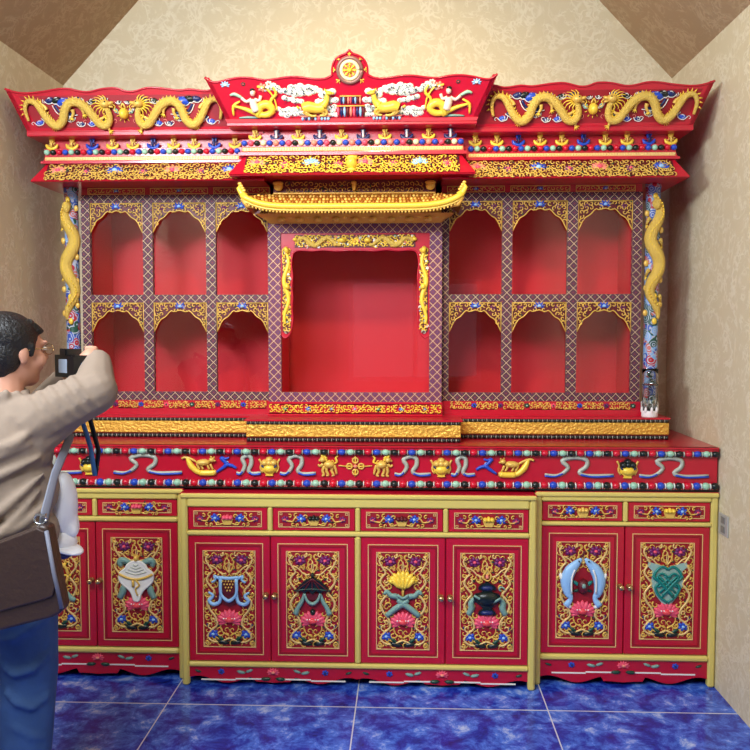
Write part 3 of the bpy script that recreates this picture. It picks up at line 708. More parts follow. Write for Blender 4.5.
# ================================================================== DISPLAY CASES
OFFS = [(.3945, .4325), (.6835, .7305), (.9895, 1.0365), (1.2935, 1.3355)]
ZU = (1.748, 2.188); ZL = (1.279, 1.711); CU = -.02; FY = .33
def archcurve(hw, hc, hs):
    P = []
    for i in range(-12, 13):
        t = i/12; a = abs(t)
        d = hc + (hs-hc)*(max(0, (a-.3)/.7)**1.7) - .008*math.exp(-(a/.12)**2) + .006*math.sin(a*14)*(a > .3)
        P.append((t*hw, -d))
    return P
def arch(parent, x0, x1, zt, y, R):
    hw = (x1-x0)/2; f = F(((x0+x1)/2, y, zt)); C = archcurve(hw-.002, .045, .135); b = B()
    def cu(x):
        return -1*C[min(24, max(0, round((x/(hw-.002)+1)*12)))][1]
    poly(b, f, [(-hw, 0)] + [(p, q+.004) for p, q in C] + [(hw, 0)], MAROON, -.004, 0)
    line(b, f, C, .0028, GOLD, 1, .002); line(b, f, [(-hw+.003, -.003), (hw-.003, -.003)], .0028, GOLD, 1, .002)
    for s in (1, -1): line(b, f, [(s*(hw-.003), 0), (s*(hw-.003), -.135)], .0026, GOLD, 1, .002)
    fret(b, f, -hw+.006, hw-.006, -.13, -.004,   .0215, GOLD, .0030, lambda x, z: -z < cu(x)-.006, (GREEN, PURPLE, MAROON, BLACK), R, .003)
    lotus(b, f, 0, -.022, .030, BLUE, LBLUE, 5)
    for s in (1, -1): peony(b, f, s*hw*.68, -.026, .014, PURPLE, MAROON)
    part('arch_bracket', b, parent)
def case(s, label, plabel):
    sx = lambda o: CU+s*o
    oi = .3975 if s > 0 else .4195; OFF = [(oi, .4325)] + OFFS[1:]
    root = thing('display_case', (sx(.87), .5, 1.172), label, 'display case')
    def bx(b, o0, o1, y0, y1, z0, z1, m, bev=0):
        a, c = sorted((sx(o0), sx(o1)))
        (b.bbox if bev else b.box)(a, c, y0, y1, z0, z1, m)
    b = B(); bx(b, oi, 1.33, .70, .715, 1.24, 2.262, INRED); part('back_panel', b, root)
    for o0, o1 in ((1.318, 1.3355), (oi, oi+.011)): b = B(); bx(b, o0, o1, FY+.03, .70, 1.24, 2.262, INRED); part('side_panel', b, root)
    for nm, z0, z1 in (('bottom_board', 1.2, 1.2395), ('top_panel', 2.225, 2.262)): b = B(); bx(b, oi+.012, 1.317, FY+.03, .70, z0, z1, INRED); part(nm, b, root)
    b = B(); bx(b, oi+.012, 1.317, FY+.03, .699, 1.722, 1.738, INRED); part('shelf', b, root)
    for a, c in OFF: b = B(); bx(b, a, c, FY, FY+.028, 1.2395, 2.225, LAT); part('lattice_stile', b, root)
    for i in range(3):
        for z0, z1 in ((2.188, 2.225), (1.711, 1.748), (1.2395, 1.279)): b = B(); bx(b, OFF[i][1], OFF[i+1][0], FY+.002, FY+.027, z0, z1, LAT); part('lattice_rail', b, root)
    R = random.Random(11+s)
    for i in range(3):
        for z0, z1 in (ZU, ZL):
            x0, x1 = sorted((sx(OFF[i][1]), sx(OFF[i+1][0])))
            b = B(); b.box(x0, x1, FY+.022, FY+.026, z0, z1, GLASS); part('glass_pane', b, root)
            arch(root, x0, x1, z1, FY+.008, R)
    # red frieze over the cells
    b = B(); bx(b, oi, 1.3355, FY+.01, FY+.03, 2.225, 2.262, RED); f = F((0, FY+.01, 0))
    for i in range(3):
        x0, x1 = sorted((sx(OFF[i][1]-.01), sx(OFF[i+1][0]+.01))); rectline(b, f, x0, x1, 2.229, 2.258, .0025, GOLD, .003)
        fret(b, f, x0+.006, x1-.006, 2.232, 2.256, .02, GOLD, .0018, None, (MAROON,), R); lotus(b, f, (x0+x1)/2, 2.242, .016, BLUE, LBLUE, 5)
    part('frieze', b, root)
    # base rail with carved strip
    b = B(); bx(b, oi, 1.4, FY-.012, .70, 1.172, 1.199, RED); bx(b, oi, 1.34, FY-.006, FY+.03, 1.199, 1.239, RED); part('base_rail', b, root)
    b = B(); f = F((0, FY-.006, 0)); n = 7
    for i in range(n):
        o = .43+(i+.5)*.125
        a, c = sorted((sx(o-.05), sx(o+.05))); rectline(b, f, a, c, 1.2, 1.203, .003, PALEGOLD, .002)
        fret(b, f, a, c, 1.202, 1.236, .017, GOLD, .0028, None, (YEL,), R, .003)
        m = (BLUE, PURPLE, GREEN, PINK)[i % 4]; peony(b, f, sx(o+.0625), 1.219, .015, m, GREEN if m != GREEN else MINT)
    part('carved_strip', b, root)
    # dragon pillar
    px, py = sx(1.388), FY+.015
    b = B(); b.lathe((px, py, 1.172), [(.036, 0), (.036, .02), (.033, .03), (.033, 1.06), (.036, 1.075), (.036, 1.09)], CLOUD, 22); p = part('pillar', b, root, plabel)
    b = B()
    b.lathe((px, py, 1.172), [(.0375, 0), (.039, .01), (.0375, .03), (.0375, .045)], WHITE, 22)
    for i in range(10):
        q = i*pi/5; b.ell((px+.035*cos(q), py+.035*sin(q), 1.222), (.010, 0, 0), (0, .010, 0), (0, 0, .02), WHITE if i % 2 else SILVER, 6, 4)
    part('wave_foot', b, p)
    b = B(); P = []; Rr = []
    for i in range(61):
        t = i/60; q = -pi/2 + s*.62*sin(t*pi*4.6) + .1; z = 2.19 - .56*t
        P.append((px+.036*cos(q), py+.036*sin(q), z)); Rr.append(.012+.018*abs(sin(pi*min(1, t*1.1)))**.6 if t < .9 else .006+.12*(1-t))
    b.tube(P, Rr, DRAG, 10)
    b.ell((px+s*.004, py-.05, 2.165), (.022, 0, 0), (0, .016, 0), (0, 0, .028), DRAG, 10, 6)
    for i in range(16):
        t = i/15; q = -pi/2 + 1.1*sin(i*2.1); z = 2.2-.58*t
        b.ell((px+.04*cos(q), py+.04*sin(q), z), (.012, 0, .004), (0, .007, 0), (-.003, 0, .016), GOLD if i % 3 else YEL, 6, 4)
    for k, (z, d) in enumerate(((2.10, -1), (2.0, 1), (1.86, -1), (1.74, 1))):
        q0 = -pi/2 + d*.5; q1 = -pi/2 + d*1.0
        c0 = V((px+.045*cos(q0), py+.045*sin(q0), z)); c1 = V((px+.042*cos(q1), py+.042*sin(q1), z-.03))
        b.tube([c0, (c0+c1)/2+V((0, -.006, .01)), c1], [.011, .009, .006], DRAG, 7)
        for t in (-.012, 0, .012): b.tube([c1, c1+V((t*.5, -.006, -.02+abs(t)*.5))+V((0, 0, t*.3))], [.0035, .0012], YEL, 4)
    for i in range(40):
        t = i/39*.88; q = -pi/2 + s*.62*sin(t*pi*4.6) + .1; z = 2.19-.56*t
        b.ell((px+.055*cos(q), py+.055*sin(q)-.006, z), (.004, 0, 0), (0, .008, 0), (0, 0, .006), YEL, 5, 4)
    part('dragon_carving', b, p); return root
case(-1, 'red display case with six arched glass cells at the left, behind the person', None)
case(1, 'red display case with six arched glass cells at the right, near the glass vase', None)

# ================================================================== CENTRAL SHRINE
CN = -.031; NY = .26; NW = .4075
sh = thing('shrine_niche', (CN, .48, 1.172), 'central glazed shrine niche with wide single opening, dragon arch and small golden roof', 'shrine')
b = B(); b.box(CN-NW+.01, CN+NW-.01, .70, .714, 1.2, 2.26, INRED); part('back_panel', b, sh)
b = B()
for s in (-1, 1):
    b = B(); a, c = sorted((CN+s*.374, CN+s*(NW-.022))); b.box(a, c, NY+.07, .70, 1.2, 2.06, INRED); part('side_panel', b, sh)
    b = B(); a, c = sorted((CN+s*.366, CN+s*(NW-.002))); b.box(a, c, NY+.031, NY+.07, 1.2, 2.06, LAT); part('return_panel', b, sh)
b = B(); b.box(CN-.374, CN+.374, NY+.03, .70, 1.2, 1.239, INRED); part('bottom_board', b, sh)
b = B(); b.box(CN-.374, CN+.374, NY+.03, .70, 2.045, 2.06, INRED); part('top_panel', b, sh)
w = .058
for x0, x1, z0, z1 in ((-NW, -NW+w, 1.239, 2.075), (NW-w, NW, 1.239, 2.075), (-NW+w, NW-w, 1.239, 1.283), (-NW+w, NW-w, 2.032, 2.075)):
    b = B(); b.box(CN+x0, CN+x1, NY+(.001 if z1-z0 < .1 else 0), NY+.03, z0, z1, LAT2); part('lattice_rail' if z1-z0 < .1 else 'lattice_stile', b, sh)
b = B(); b.box(CN-NW+w, CN+NW-w, NY+.022, NY+.026, 1.283, 2.032, GLASS); part('glass_pane', b, sh)
b = B(); b.bbox(CN-NW-.006, CN+NW+.006, NY-.012, NY+.055, 1.172, 1.182, RED); b.box(CN-NW-.004, CN+NW+.004, NY-.006, NY+.04, 1.182, 1.239, RED); part('base_rail', b, sh)
b = B(); f = F((CN, NY-.006, 0)); R = random.Random(4); rectline(b, f, -NW, NW, 1.183, 1.186, .003, PALEGOLD); rectline(b, f, -NW, NW, 1.226, 1.229, .003, PALEGOLD)
fret(b, f, -NW, NW, 1.187, 1.226, .0185, YEL, .0032, None, (GOLD, CORAL), R, .003)
for i in range(7):
    m = (GREEN, BLUE, PURPLE, PINK)[i % 4]; peony(b, f, -.33+i*.11, 1.206, .016, m, MINT if m == GREEN else LBLUE)
part('carved_strip', b, sh)
# scalloped arch board
iw = NW-w; top = 2.032; f = F((CN, NY+.012, top))
pts = [(-iw, 0), (-iw, -.46)]
half = [(.0, -.475), (.02, -.492), (.042, -.47), (.052, -.43), (.056, -.39), (.051, -.35), (.056, -.3), (.051, -.25), (.056, -.2), (.05, -.15), (.056, -.1), (.075, -.082), (.11, -.08), (.15, -.084), (.2, -.078), (.26, -.084), (.32, -.08)]
lft = [(-iw+a, q) for a, q in half]; b = B()
for s in (1, -1):
    g = f if s > 0 else f.flip()
    poly(b, g, [(-iw, 0)] + [(-iw, -.475)] + lft + [(0, -.082), (0, 0)], RED, -.006, .004)
    line(b, g, lft + [(0, -.082)], .0035, RED, 2, .005)
ab = part('arch_board', b, sh)
b = B(); R = random.Random(9)
for s in (1, -1):
    g = f if s > 0 else f.flip()
    poly(b, g, [(-iw+.066, -.008), (0, -.008), (0, -.068), (-iw+.066, -.068)], MAROON, .002, .0055)
    poly(b, g, [(-iw+.006, -.07), (-iw+.044, -.07), (-iw+.046, -.44), (-iw+.03, -.475), (-iw+.006, -.46)], MAROON, .002, .0055)
    fret(b, g, -iw+.07, -.005, -.066, -.01, .019, YEL, .0034, None, (WHITE, CORAL, WHITE), R, .007)
    fret(b, g, -iw+.008, -iw+.046, -.46, -.07, .019, YEL, .0034, None, (WHITE, SILVER, CORAL, LBLUE), R, .007)
    dp = [(-iw+.075+i*.021, -.04+.018*sin(i*1.15)) for i in range(11)]
    line(b, g, dp, [.006, .011, .0125, .010, .006], DRAG, 3, .011, 7)
    blob(b, g, -iw+.29, -.035, .018, .013, YEL, 0, .8, .012); blob(b, g, -iw+.07, -.03, .012, .01, YEL, 0, .8, .012)
    dp = [(-iw+.026+.011*sin(i*1.0), -.09-i*.028) for i in range(13)]
    line(b, g, dp, [.006, .010, .011, .009, .006], YEL, 3, .011, 7); blob(b, g, -iw+.03, -.25, .014, .018, YEL, .3, .8, .012); blob(b, g, -iw+.028, -.08, .013, .02, YEL, .3, .8, .012)
    for i in range(26):
        x, y = (-iw+.07+R.random()*.26, -.012-R.random()*.055) if i < 13 else (-iw+.01+R.random()*.034, -.06-R.random()*.4)
        blob(b, g, x, y, .008, .006, (WHITE, CORAL, SILVER, YEL)[i % 4], R.random()*3, .6, .006, 6, 4)
        curl(b, g, x, y, .009, R.random()*6, 1, .002, (YEL, WHITE, GREEN)[i % 3], .8, .01)
    curl(b, g, -iw+.025, -.465, .012, 0, 1, .0028, SILVER, .9, .008); leaf(b, g, -iw+.03, -.44, .03, 1.4, GREEN); leaf(b, g, -iw+.016, -.44, .03, 1.9, LBLUE)
peony(b, f, 0, -.04, .026, YEL, GOLD)
part('dragon_carving', b, ab)
# bracket band, small golden roof and the frieze above it
ORG_ = mat('amber_gold_paint', (216, 166, 72), .4, .2, bump=.2, bscale=90)
b = B(); b.sweep([(0, 2.075), (.006, 2.078), (.03, 2.1), (.06, 2.114), (.0, 2.114)], CN, NW-.012, NY-.005, .318, ORG_)
for i in range(9):
    x = CN-.34+i*.085
    blob(b, F((x, NY-.024, 2.092)), 0, 0, .02, .013, GOLD, 0, .8, 0, 10, 6); blob(b, F((x, NY-.04, 2.094)), 0, 0, .009, .008, ORG_, 0, .8)
    blob(b, F((x+.0425, NY-.03, 2.1)), 0, 0, .012, .006, GOLD, 0, .8, 0, 8, 5)
part('bracket_band', b, sh)
TILE = mat('amber_tile_glaze', (170, 104, 34), .35, .3)
rb = B(); RY0, RD = .04, .17
def roofpt(s, t, side=0):
    up = (abs(s)**7)*.052*(1-t)
    return V((CN+s*(.487-.085*t), RY0+RD*t, 2.128+.075*t**1.2+up))
NS, NT = 40, 5
vs = [roofpt(-1+2*i/NS, j/NT) for j in range(NT+1) for i in range(NS+1)]
rb.add(vs, [(j*(NS+1)+i, j*(NS+1)+i+1, (j+1)*(NS+1)+i+1, (j+1)*(NS+1)+i) for j in range(NT) for i in range(NS)], TILE)
for s in (-1, 1):       # short side slopes
    vs = []
    for j in range(NT+1):
        t = j/NT
        for i in range(5):
            q = i/4; p = roofpt(s, t); yb_ = .318
            vs.append((p.x, p.y+(yb_-p.y)*q, p.z-(.052*(1-t))*(1-(1-q)**4)))
    rb.add(vs, [(j*5+i, j*5+i+1, (j+1)*5+i+1, (j+1)*5+i) for j in range(NT) for i in range(4)], TILE)
rb.box(CN-.40, CN+.40, RY0+RD, .318, 2.114, 2.203, ORG_)
rf = part('golden_roof', rb, sh)
b = B(); R = random.Random(2)
for j in range(4):
    for i in range(52):
        s = -1+(i+.5+.5*(j % 2))*2/53; p = roofpt(s, (j+.55)/4.3)
        b.ell(p, (.0085, 0, 0), (0, .012, .006), (0, -.004, .007), (TILE, GOLD, ORG_)[(i+j*2) % 3], 6, 4)
part('roof_tiles', b, rf)
b = B(); P = [roofpt(-1+2*i/NS, 0)+V((0, -.004, -.006)) for i in range(NS+1)]
b.tube(P, .0135, YEL, 8, 1.1); b.tube([p+V((0, .002, -.017)) for p in P], .006, GOLD, 5)
for i in range(60):
    p = roofpt(-.93+1.86*i/59, 0); b.ell(p+V((0, 0, -.03)), (.005, 0, 0), (0, .005, 0), (0, 0, .007), GOLD, 6, 4)
for s in (-1, 1):
    p = roofpt(s, 0); b.tube([p+V((-s*.02, 0, -.012)), p+V((s*.0, -.004, .0)), p+V((s*.012, -.006, .022)), p+V((s*.002, -.006, .04))], [.014, .013, .01, .004], YEL, 8)
    for i in range(4): b.ell(p+V((s*.006*(i-2), -.008, .012+.01*i)), (.01, 0, 0), (0, .006, 0), (0, 0, .007), GOLD, 6, 4)
    b.tube([p+V((s*.0, .0, -.02)), p+V((-s*.02, .01, -.05)), p+V((-s*.055, .02, -.06))], [.008, .012, .006], ORG_, 6)
part('eave', b, rf)
b = B(); b.box(CN-.375, CN+.375, .225, .30, 2.203, 2.3, MAROON); fr_ = part('upper_frieze', b, sh)
b = B(); f = F((CN, .225, 0)); fret(b, f, -.32, .32, 2.212, 2.262, .022, ORG_, .002, None, (GREEN, MAROON), random.Random(8), .003)
for x in (-.35, 0, .35):
    k = 1 if x else .5; b.ell((CN+x, .21, 2.24), (.022*k, 0, 0), (0, .018*k, 0), (0, 0, .022), GOLD, 12, 8); b.ell((CN+x, .2, 2.252), (.026*k, 0, 0), (0, .012*k, 0), (0, 0, .01), ORG_, 12, 6)
b.bbox(CN-.375, CN+.375, .21, .224, 2.204, 2.212, ORG_, .003); part('carved_capitals', b, fr_)

# ================================================================== CORNICES
def skirt(root, xc, hw, yf, o0, z0, o1, z1, x0, x1, seed, vase=False, corners=(0, 0)):
    """carved fretwork board flaring outwards to its lower edge"""
    o = V((xc, yf-o0, z0)); v = V((0, -(o1-o0), z1-z0)); Hh = v.length; v.normalize()
    f = F(o, (1, 0, 0), -v); f = F(V((xc, yf-o0, z0)), (1, 0, 0), (-v)); f.o = V((xc, yf-o0, z0)) ; n = f.n
    b = B(); R = random.Random(seed)
    a0, a1 = x0-xc, x1-xc
    ex = lambda y: (-y/Hh)*(o1-o0)
    b.prism([(f.p(a, q, .003), f.p(a, q, -.004)) for a, q in ((a0+.01*(corners[0]), -.003), (a1-.01*(corners[1]), -.003), (a1+(o1-o0)*corners[1], -Hh), (a0-(o1-o0)*corners[0], -Hh))], RED)
    poly(b, f, [(a0+.006, -Hh+.004), (a1-.006, -Hh+.004), (a1-.006, -.006), (a0+.006, -.006)], MAROON, .001, .0042)
    fret(b, f, a0+.012, a1-.012, -Hh, -.004, .0235, YEL if vase else GOLD, .0031, None, (GREEN, BLACK, GOLD), R, .006)
    fret(b, f, a0-.0, a1+.0, -Hh*.98, -Hh*.5, .026, YEL if vase else GOLD, .0026, None, (), R, .007)
    n_ = max(3, int((a1-a0)/.135))
    for i in range(n_+1):
        x = a0+.06+(a1-a0-.12)*i/n_
        if vase and abs(x) < .04: continue
        if i % 2 == 0: lotus(b, f, x, -Hh*.46, .042, (BLUE if not vase else LBLUE) if i % 4 else CORAL, LBLUE if i % 4 else PINK, 7)
        else: peony(b, f, x, -Hh*.5, .025, PURPLE if not vase else PINK, PINK)
        for s in (1, -1): leaf(b, f, x+s*.03, -Hh*.5, .03, .6 if s > 0 else 2.5, GREEN)
    if vase:
        blob(b, f, 0, -Hh*.55, .026, .026, YEL, 0, .7, .008, 12, 6); blob(b, f, 0, -Hh*.22, .03, .012, YEL, 0, .7, .008); blob(b, f, 0, -Hh*.86, .022, .009, YEL, 0, .7, .008)
    part('fretwork_skirt', b, root)
def pendants(root, x0, x1, y, z, pitch, pat):
    n = max(2, round((x1-x0)/pitch)); 
    for i in range(n+1):
        x = x0+(x1-x0)*i/n; m = {'b': NAVY, 'B': BLUE, 'y': YEL}[pat[i % len(pat)]]; m2 = WHITE if m is NAVY else (GOLD if m is YEL else NAVY)
        f = F((x, y, z)); b = B()
        poly(b, f, [(-.012, .022), (.012, .022), (.007, .006), (-.007, .006)], m, 0, .012)
        line(b, f, [(-.026, .0), (-.02, -.014), (0, -.022), (.02, -.014), (.026, .0)], [.004, .008, .009, .008, .004], m, 3, .008)
        line(b, f, [(0, .018), (0, -.016)], .005, m2, 2, .014); 
        for s in (1, -1): curl(b, f, s*.014, -.002, .008, 1, s, .0025, m2 if m is not NAVY else m, .7, .01)
        part('pendant', b, root)
def smallbeads(root, x0, x1, y, z, r, pitch, seq, nm='bead_moulding'):
    b = B(); beads(b, x0, x1, y, z, r, seq, pitch, .9); part(nm, b, root)
def dottedstrip(root, x0, x1, y, z, m):
    b = B(); b.bbox(x0, x1, y-.004, y+.002, z-.008, z+.008, m, .002)
    n = int((x1-x0)/.012)
    for i in range(n):
        x = x0+(i+.5)*(x1-x0)/n; b.ell((x, y-.004, z), (.004, 0, 0), (0, .003, 0), (0, 0, .0055), m, 5, 4)
    part('dotted_strip', b, root)

def dragon(b, f, k=1.):
    """writhing dragon facing +a, about .36 wide and .12 high, centred"""
    P = [(-.165, -.03), (-.172, .012), (-.158, .04), (-.128, .035), (-.105, .0), (-.083, -.035), (-.055, -.05), (-.032, -.03), (-.02, .005), (0., .032), (.03, .036), (.062, .018), (.088, -.015), (.11, -.045), (.135, -.05), (.15, -.03), (.148, .0), (.138, .02)]
    line(b, f, P, [.005, .009, .013, .015, .0155, .0165, .0165, .016, .014, .012, .010], DRAG, 4, .014, 9)
    PP = smoothpath(P, 3)
    for i in range(2, len(PP)-4):
        x, y = PP[i]; dx, dy = PP[i+1][0]-x, PP[i+1][1]-y; L_ = math.hypot(dx, dy)
        nx, ny = -dy/L_, dx/L_
        line(b, f, [(x+nx*.01, y+ny*.01), (x+nx*.021-dx*.5, y+ny*.021-dy*.5)], .0035, YEL, 1, .014, 4, .001)
    blob(b, f, .142, .03, .02, .015, GOLD, .1, .7, .02, 10, 6); blob(b, f, .162, .032, .014, .007, GOLD, .35, .8, .022); blob(b, f, .16, .02, .012, .005, GOLD, -.2, .8, .018)
    blob(b, f, .146, .038, .0035, .0035, BLACK, 0, 1, .033, 6, 4)
    for i in range(9):
        q = 1.2+i*.42; line(b, f, [(.138+.014*cos(q), .026+.012*sin(q)), (.132+.03*cos(q), .026+.028*sin(q)), (.128+.04*cos(q+.25), .026+.036*sin(q+.25))], .0035, YEL, 2, .018, 4, .001)
    line(b, f, [(.165, .03), (.178, .02), (.172, .008), (.184, .0)], .002, YEL, 3, .018, 4)
    for (x, y, q) in ((-.05, -.03, -2.2), (-.09, .01, 2.3), (.04, .02, -1.2), (.1, -.03, .4), (.125, -.045, -.9), (.01, .01, -1.8)):
        x2, y2 = x+.03*cos(q), y+.03*sin(q)
        line(b, f, [(x, y), ((x+x2)/2+.005, (y+y2)/2), (x2, y2)], [.008, .006, .0045], GOLD, 3, .012, 6)
        for d in (-.8, -.25, .3, .9): line(b, f, [(x2, y2), (x2+.016*cos(q+d), y2+.016*sin(q+d))], .003, YEL, 1, .012, 4, .001)

def side_cornice(s, label):
    xc, hw, yf = CU, 1.37, .22
    xi = CN+s*.40      # hidden inner end, behind the central cornice
    root = thing('roof_cornice', (xc+s*.95, .45, 2.262), label, 'cornice')
    def half_sweep(b, prof, m):
        vs = []; k = len(prof)
        for o, z in prof: vs += [(xi, yf-o, z), (xc+s*(hw+o), yf-o, z), (xc+s*(hw+o), YB-.012, z), (xi, YB-.012, z)]
        fs = [(i*4+j, i*4+(j+1) % 4, (i+1)*4+(j+1) % 4, (i+1)*4+j) for i in range(k-1) for j in range(4)]
        fs += [(0, 1, 2, 3), tuple(4*(k-1)+q for q in (3, 2, 1, 0))]
        b.add(vs, fs, m)
    b = B(); half_sweep(b, [(.02, 2.2625), (.106, 2.25), (.108, 2.256), (.056, 2.338), (.074, 2.339), (.074, 2.35), (.066, 2.351), (.06, 2.372), (.06, 2.408), (.04, 2.414), (.04, 2.452), (.112, 2.4525), (.116, 2.456), (.116, 2.472), (.1, 2.474)], RED)
    part('moulded_body', b, root)
    x0, x1 = sorted((CN+s*.5, xc+s*(hw+.05)))
    skirt(root, xc, hw, yf, .058, 2.336, .112, 2.252, x0, x1, 20+s, False, (0, 1) if s > 0 else (1, 0))
    xe = xc+s*(hw+.058); x0, x1 = sorted((CN+s*.52, xe))
    dottedstrip(root, x0, x1+.0, yf-.062, 2.3615, PALEGOLD)
    smallbeads(root, x0+.01, x1-.008, yf-.064, 2.391, .0145, .0275, [BLUE, MINT, BLACK, ROSE] if s > 0 else [MINT, BLACK, ROSE, BLUE])
    pendants(root, x0+.03, x1-.02, yf-.048, 2.430, .0925, 'yyB')
    # wavy crest board
    v = V((0, -.058, .172)).normalized(); f = F((0, yf-.112, 2.472), (1, 0, 0), v); b = B()
    xt, xb = hw+.185, hw+.114; xo = xi-xc; xo = abs(xo)
    top = [(xt, .186), (xt-.05, .171), (xt-.1, .167), (xt-.17, .173), (xt-.24, .183), (xt-.29, .183), (xt-.34, .172), (xt-.38, .170), (xt-.44, .182), (xt-.5, .184), (xt-.54, .171), (xt-.58, .17), (xt-.64, .184), (xt-.70, .182), (xt-.78, .172), (xt-.83, .176), (xt-.9, .168), (xt-.97, .18)]
    top = [(x, y) for x, y in top if x > xo] + [(xo, .175)]
    g = F(f.p(xc, 0), f.u*s, f.v, f.n)
    st = [(x, y) for x, y in smoothpath(top[1:], 3)]
    poly(b, g, [(xo, 0), (xb, 0), (xt, .186)] + st, RED, -.022, 0)
    line(b, g, [top[0]] + top[1:], .005, RED, 3, .0, 6)
    xr = xc+s*xt     # return board running back to the wall
    p0 = g.p(xb, 0); p1 = g.p(xt, .186); q0 = V((p0.x, YB-.012, p0.z)); q1 = V((p1.x, YB-.012, p1.z)); d = V((-s*.02, 0, 0))
    b.prism([(p0, p0+d), (p1, p1+d), (q1, q1+d), (q0, q0+d)], RED)
    b.bbox(*sorted((xc+s*xo, xc+s*(xb+.002))), yf-.118, yf-.098, 2.470, 2.478, RED)
    cb = part('crest_board', b, root)
    mid = 1.043 if s > 0 else 1.03
    b = B(); poly(b, g, [(mid-.50, .018), (mid+.405, .018), (mid+.465, .155), (mid-.50, .155)], DRED, -.002, .001)
    for t in (1, -1):
        h = g.at(mid, .085); h = h if t < 0 else h.flip()
        # cloud scrolls in blue with white outline
        for x, y, r in ((-.27, .042, .034), (-.33, .05, .024), (-.21, .05, .024), (-.39, -.045, .02), (-.09, .05, .022), (-.15, -.05, .02), (-.2, -.052, .018), (-.3, .05, .026), (-.25, .045, .02), (-.2, .048, .02), (-.36, -.025, .018), (-.1, -.035, .018), (-.245, -.03, .02), (-.14, .045, .02), (-.06, .035, .014), (-.02, .04, .012)):
            blob(b, h, x, y, r, r*.6, (NAVY, NAVY, BLACK, BLUE)[int(abs(x)*100) % 4], .2, .35, .002, 8, 4)
            line(b, h, [(x-r*1.1, y), (x-r*.3, y-r*.6), (x+r*.8, y-r*.3), (x+r*1.1, y+r*.4)], .002, WHITE, 3, .006, 4); curl(b, h, x, y, r*.5, 1, t, .0022, WHITE, .9, .008, 4)
        line(b, h, [(-.31, .03), (-.29, .0), (-.26, -.01), (-.22, -.005)], .006, NAVY, 3, .004, flat=.6); line(b, h, [(-.32, .03), (-.3, -.006), (-.26, -.018), (-.21, -.012)], .002, WHITE, 3, .007)
        for i in range(12): curl(b, h, -.42+.034*i, -.05+.006*(i % 3), .011, i, 1, .0016, CORAL if i % 2 else WHITE, .8, .004)
        for i in range(9): curl(b, h, -.4+.045*i, .052-.006*(i % 3), .01, i*2, 1, .0016, WHITE if i % 2 else CORAL, .8, .004)
    part('painted_clouds', b, cb)
    for t in (1, -1):
        h = g.at(mid, .085); h = h if t < 0 else h.flip(); b = B()
        dragon(b, h.at(-.24, .0).sc(1.17)); part('dragon_carving', b, cb)
    b = B(); h = g.at(mid, .085); blob(b, h, 0, -.008, .021, .026, YEL, 0, .8, .008, 12, 8)
    line(b, h, [(-.01, .016), (0, .035), (.01, .016)], .004, GOLD, 3, .01)
    for t in (1, -1): curl(b, h, t*.036, .002, .012, 1, t, .003, MINT, .9, .008); leaf(b, h, t*.02, -.01, .04, 1.57-t*.9, WHITE)
    for i in range(9): q = -2.8+i*.63; line(b, h, [(.026*cos(q), -.008+.03*sin(q)), (.036*cos(q), -.008+.04*sin(q))], .002, YEL, 1, .006)
    part('flaming_pearl', b, cb)
    return root
side_cornice(-1, 'left wing of the carved roof cornice, gold dragons chasing a pearl, above the left display case')
side_cornice(1, 'right wing of the carved roof cornice, gold dragons chasing a pearl, above the right display case')

xc, hw, yf = CN, .435, .14
cc = thing('roof_cornice', (CN, .45, 2.262), 'central, higher roof cornice with round wheel crest between two golden deer', 'cornice')
b = B(); b.sweep([(.0, 2.2695), (.105, 2.258), (.107, 2.266), (.048, 2.352), (.07, 2.353), (.07, 2.366), (.06, 2.367), (.056, 2.392), (.056, 2.424), (.03, 2.428), (.03, 2.47), (.106, 2.4705), (.11, 2.474), (.11, 2.488), (.09, 2.49)], xc, hw, yf, YB-.012, RED); part('moulded_body', b, cc)
skirt(cc, xc, hw, yf, .05, 2.352, .109, 2.262, xc-hw-.045, xc+hw+.045, 33, True, (1, 1))
dottedstrip(cc, xc-hw-.054, xc+hw+.054, yf-.059, 2.380, PALEGOLD)
smallbeads(cc, xc-hw-.045, xc+hw+.045, yf-.06, 2.408, .0145, .0275, [BLUE, PINK, BLACK, mat('cream_paint', (240, 226, 180), .4), BLUE, CORAL])
pendants(cc, xc-hw+.0, xc+hw-.0, yf-.038, 2.446, .0965, 'yb')
v = V((0, -.08, .17)).normalized(); f = F((CN, yf-.107, 2.488), (1, 0, 0), v)
top = [(.595, .170), (.565, .17), (.52, .18), (.47, .186), (.42, .184), (.375, .176), (.33, .178), (.27, .186), (.22, .186), (.16, .178), (.11, .178), (.08, .19)]
dome = [(.076, .2), (.074, .225), (.062, .252), (.04, .268), (.018, .276), (.006, .284), (0, .293)]
b = B()
for s in (1, -1):
    g = f if s > 0 else f.flip()
    st = smoothpath(top + dome, 3)
    poly(b, g, [(0, 0), (hw+.108, 0), (hw+.19, .19)] + st, RED, -.024, 0)
    line(b, g, [(hw+.19, .188)] + top + dome, .005, RED, 3, 0, 6)
    p0 = g.p(hw+.108, 0); p1 = g.p(hw+.19, .188); q0 = V((p0.x, YB-.012, p0.z)); q1 = V((p1.x, YB-.012, p1.z)); d = V((-s*.02, 0, 0))
    b.prism([(p0, p0+d), (p1, p1+d), (q1, q1+d), (q0, q0+d)], RED)
    poly(b, g, [(0, 0), (hw+.109, 0), (hw+.116, .014), (0, .014)], PINKRED, 0, .008)  # pale strip colours in the bright highlight along the board's lower lip
cb = part('crest_board', b, cc)
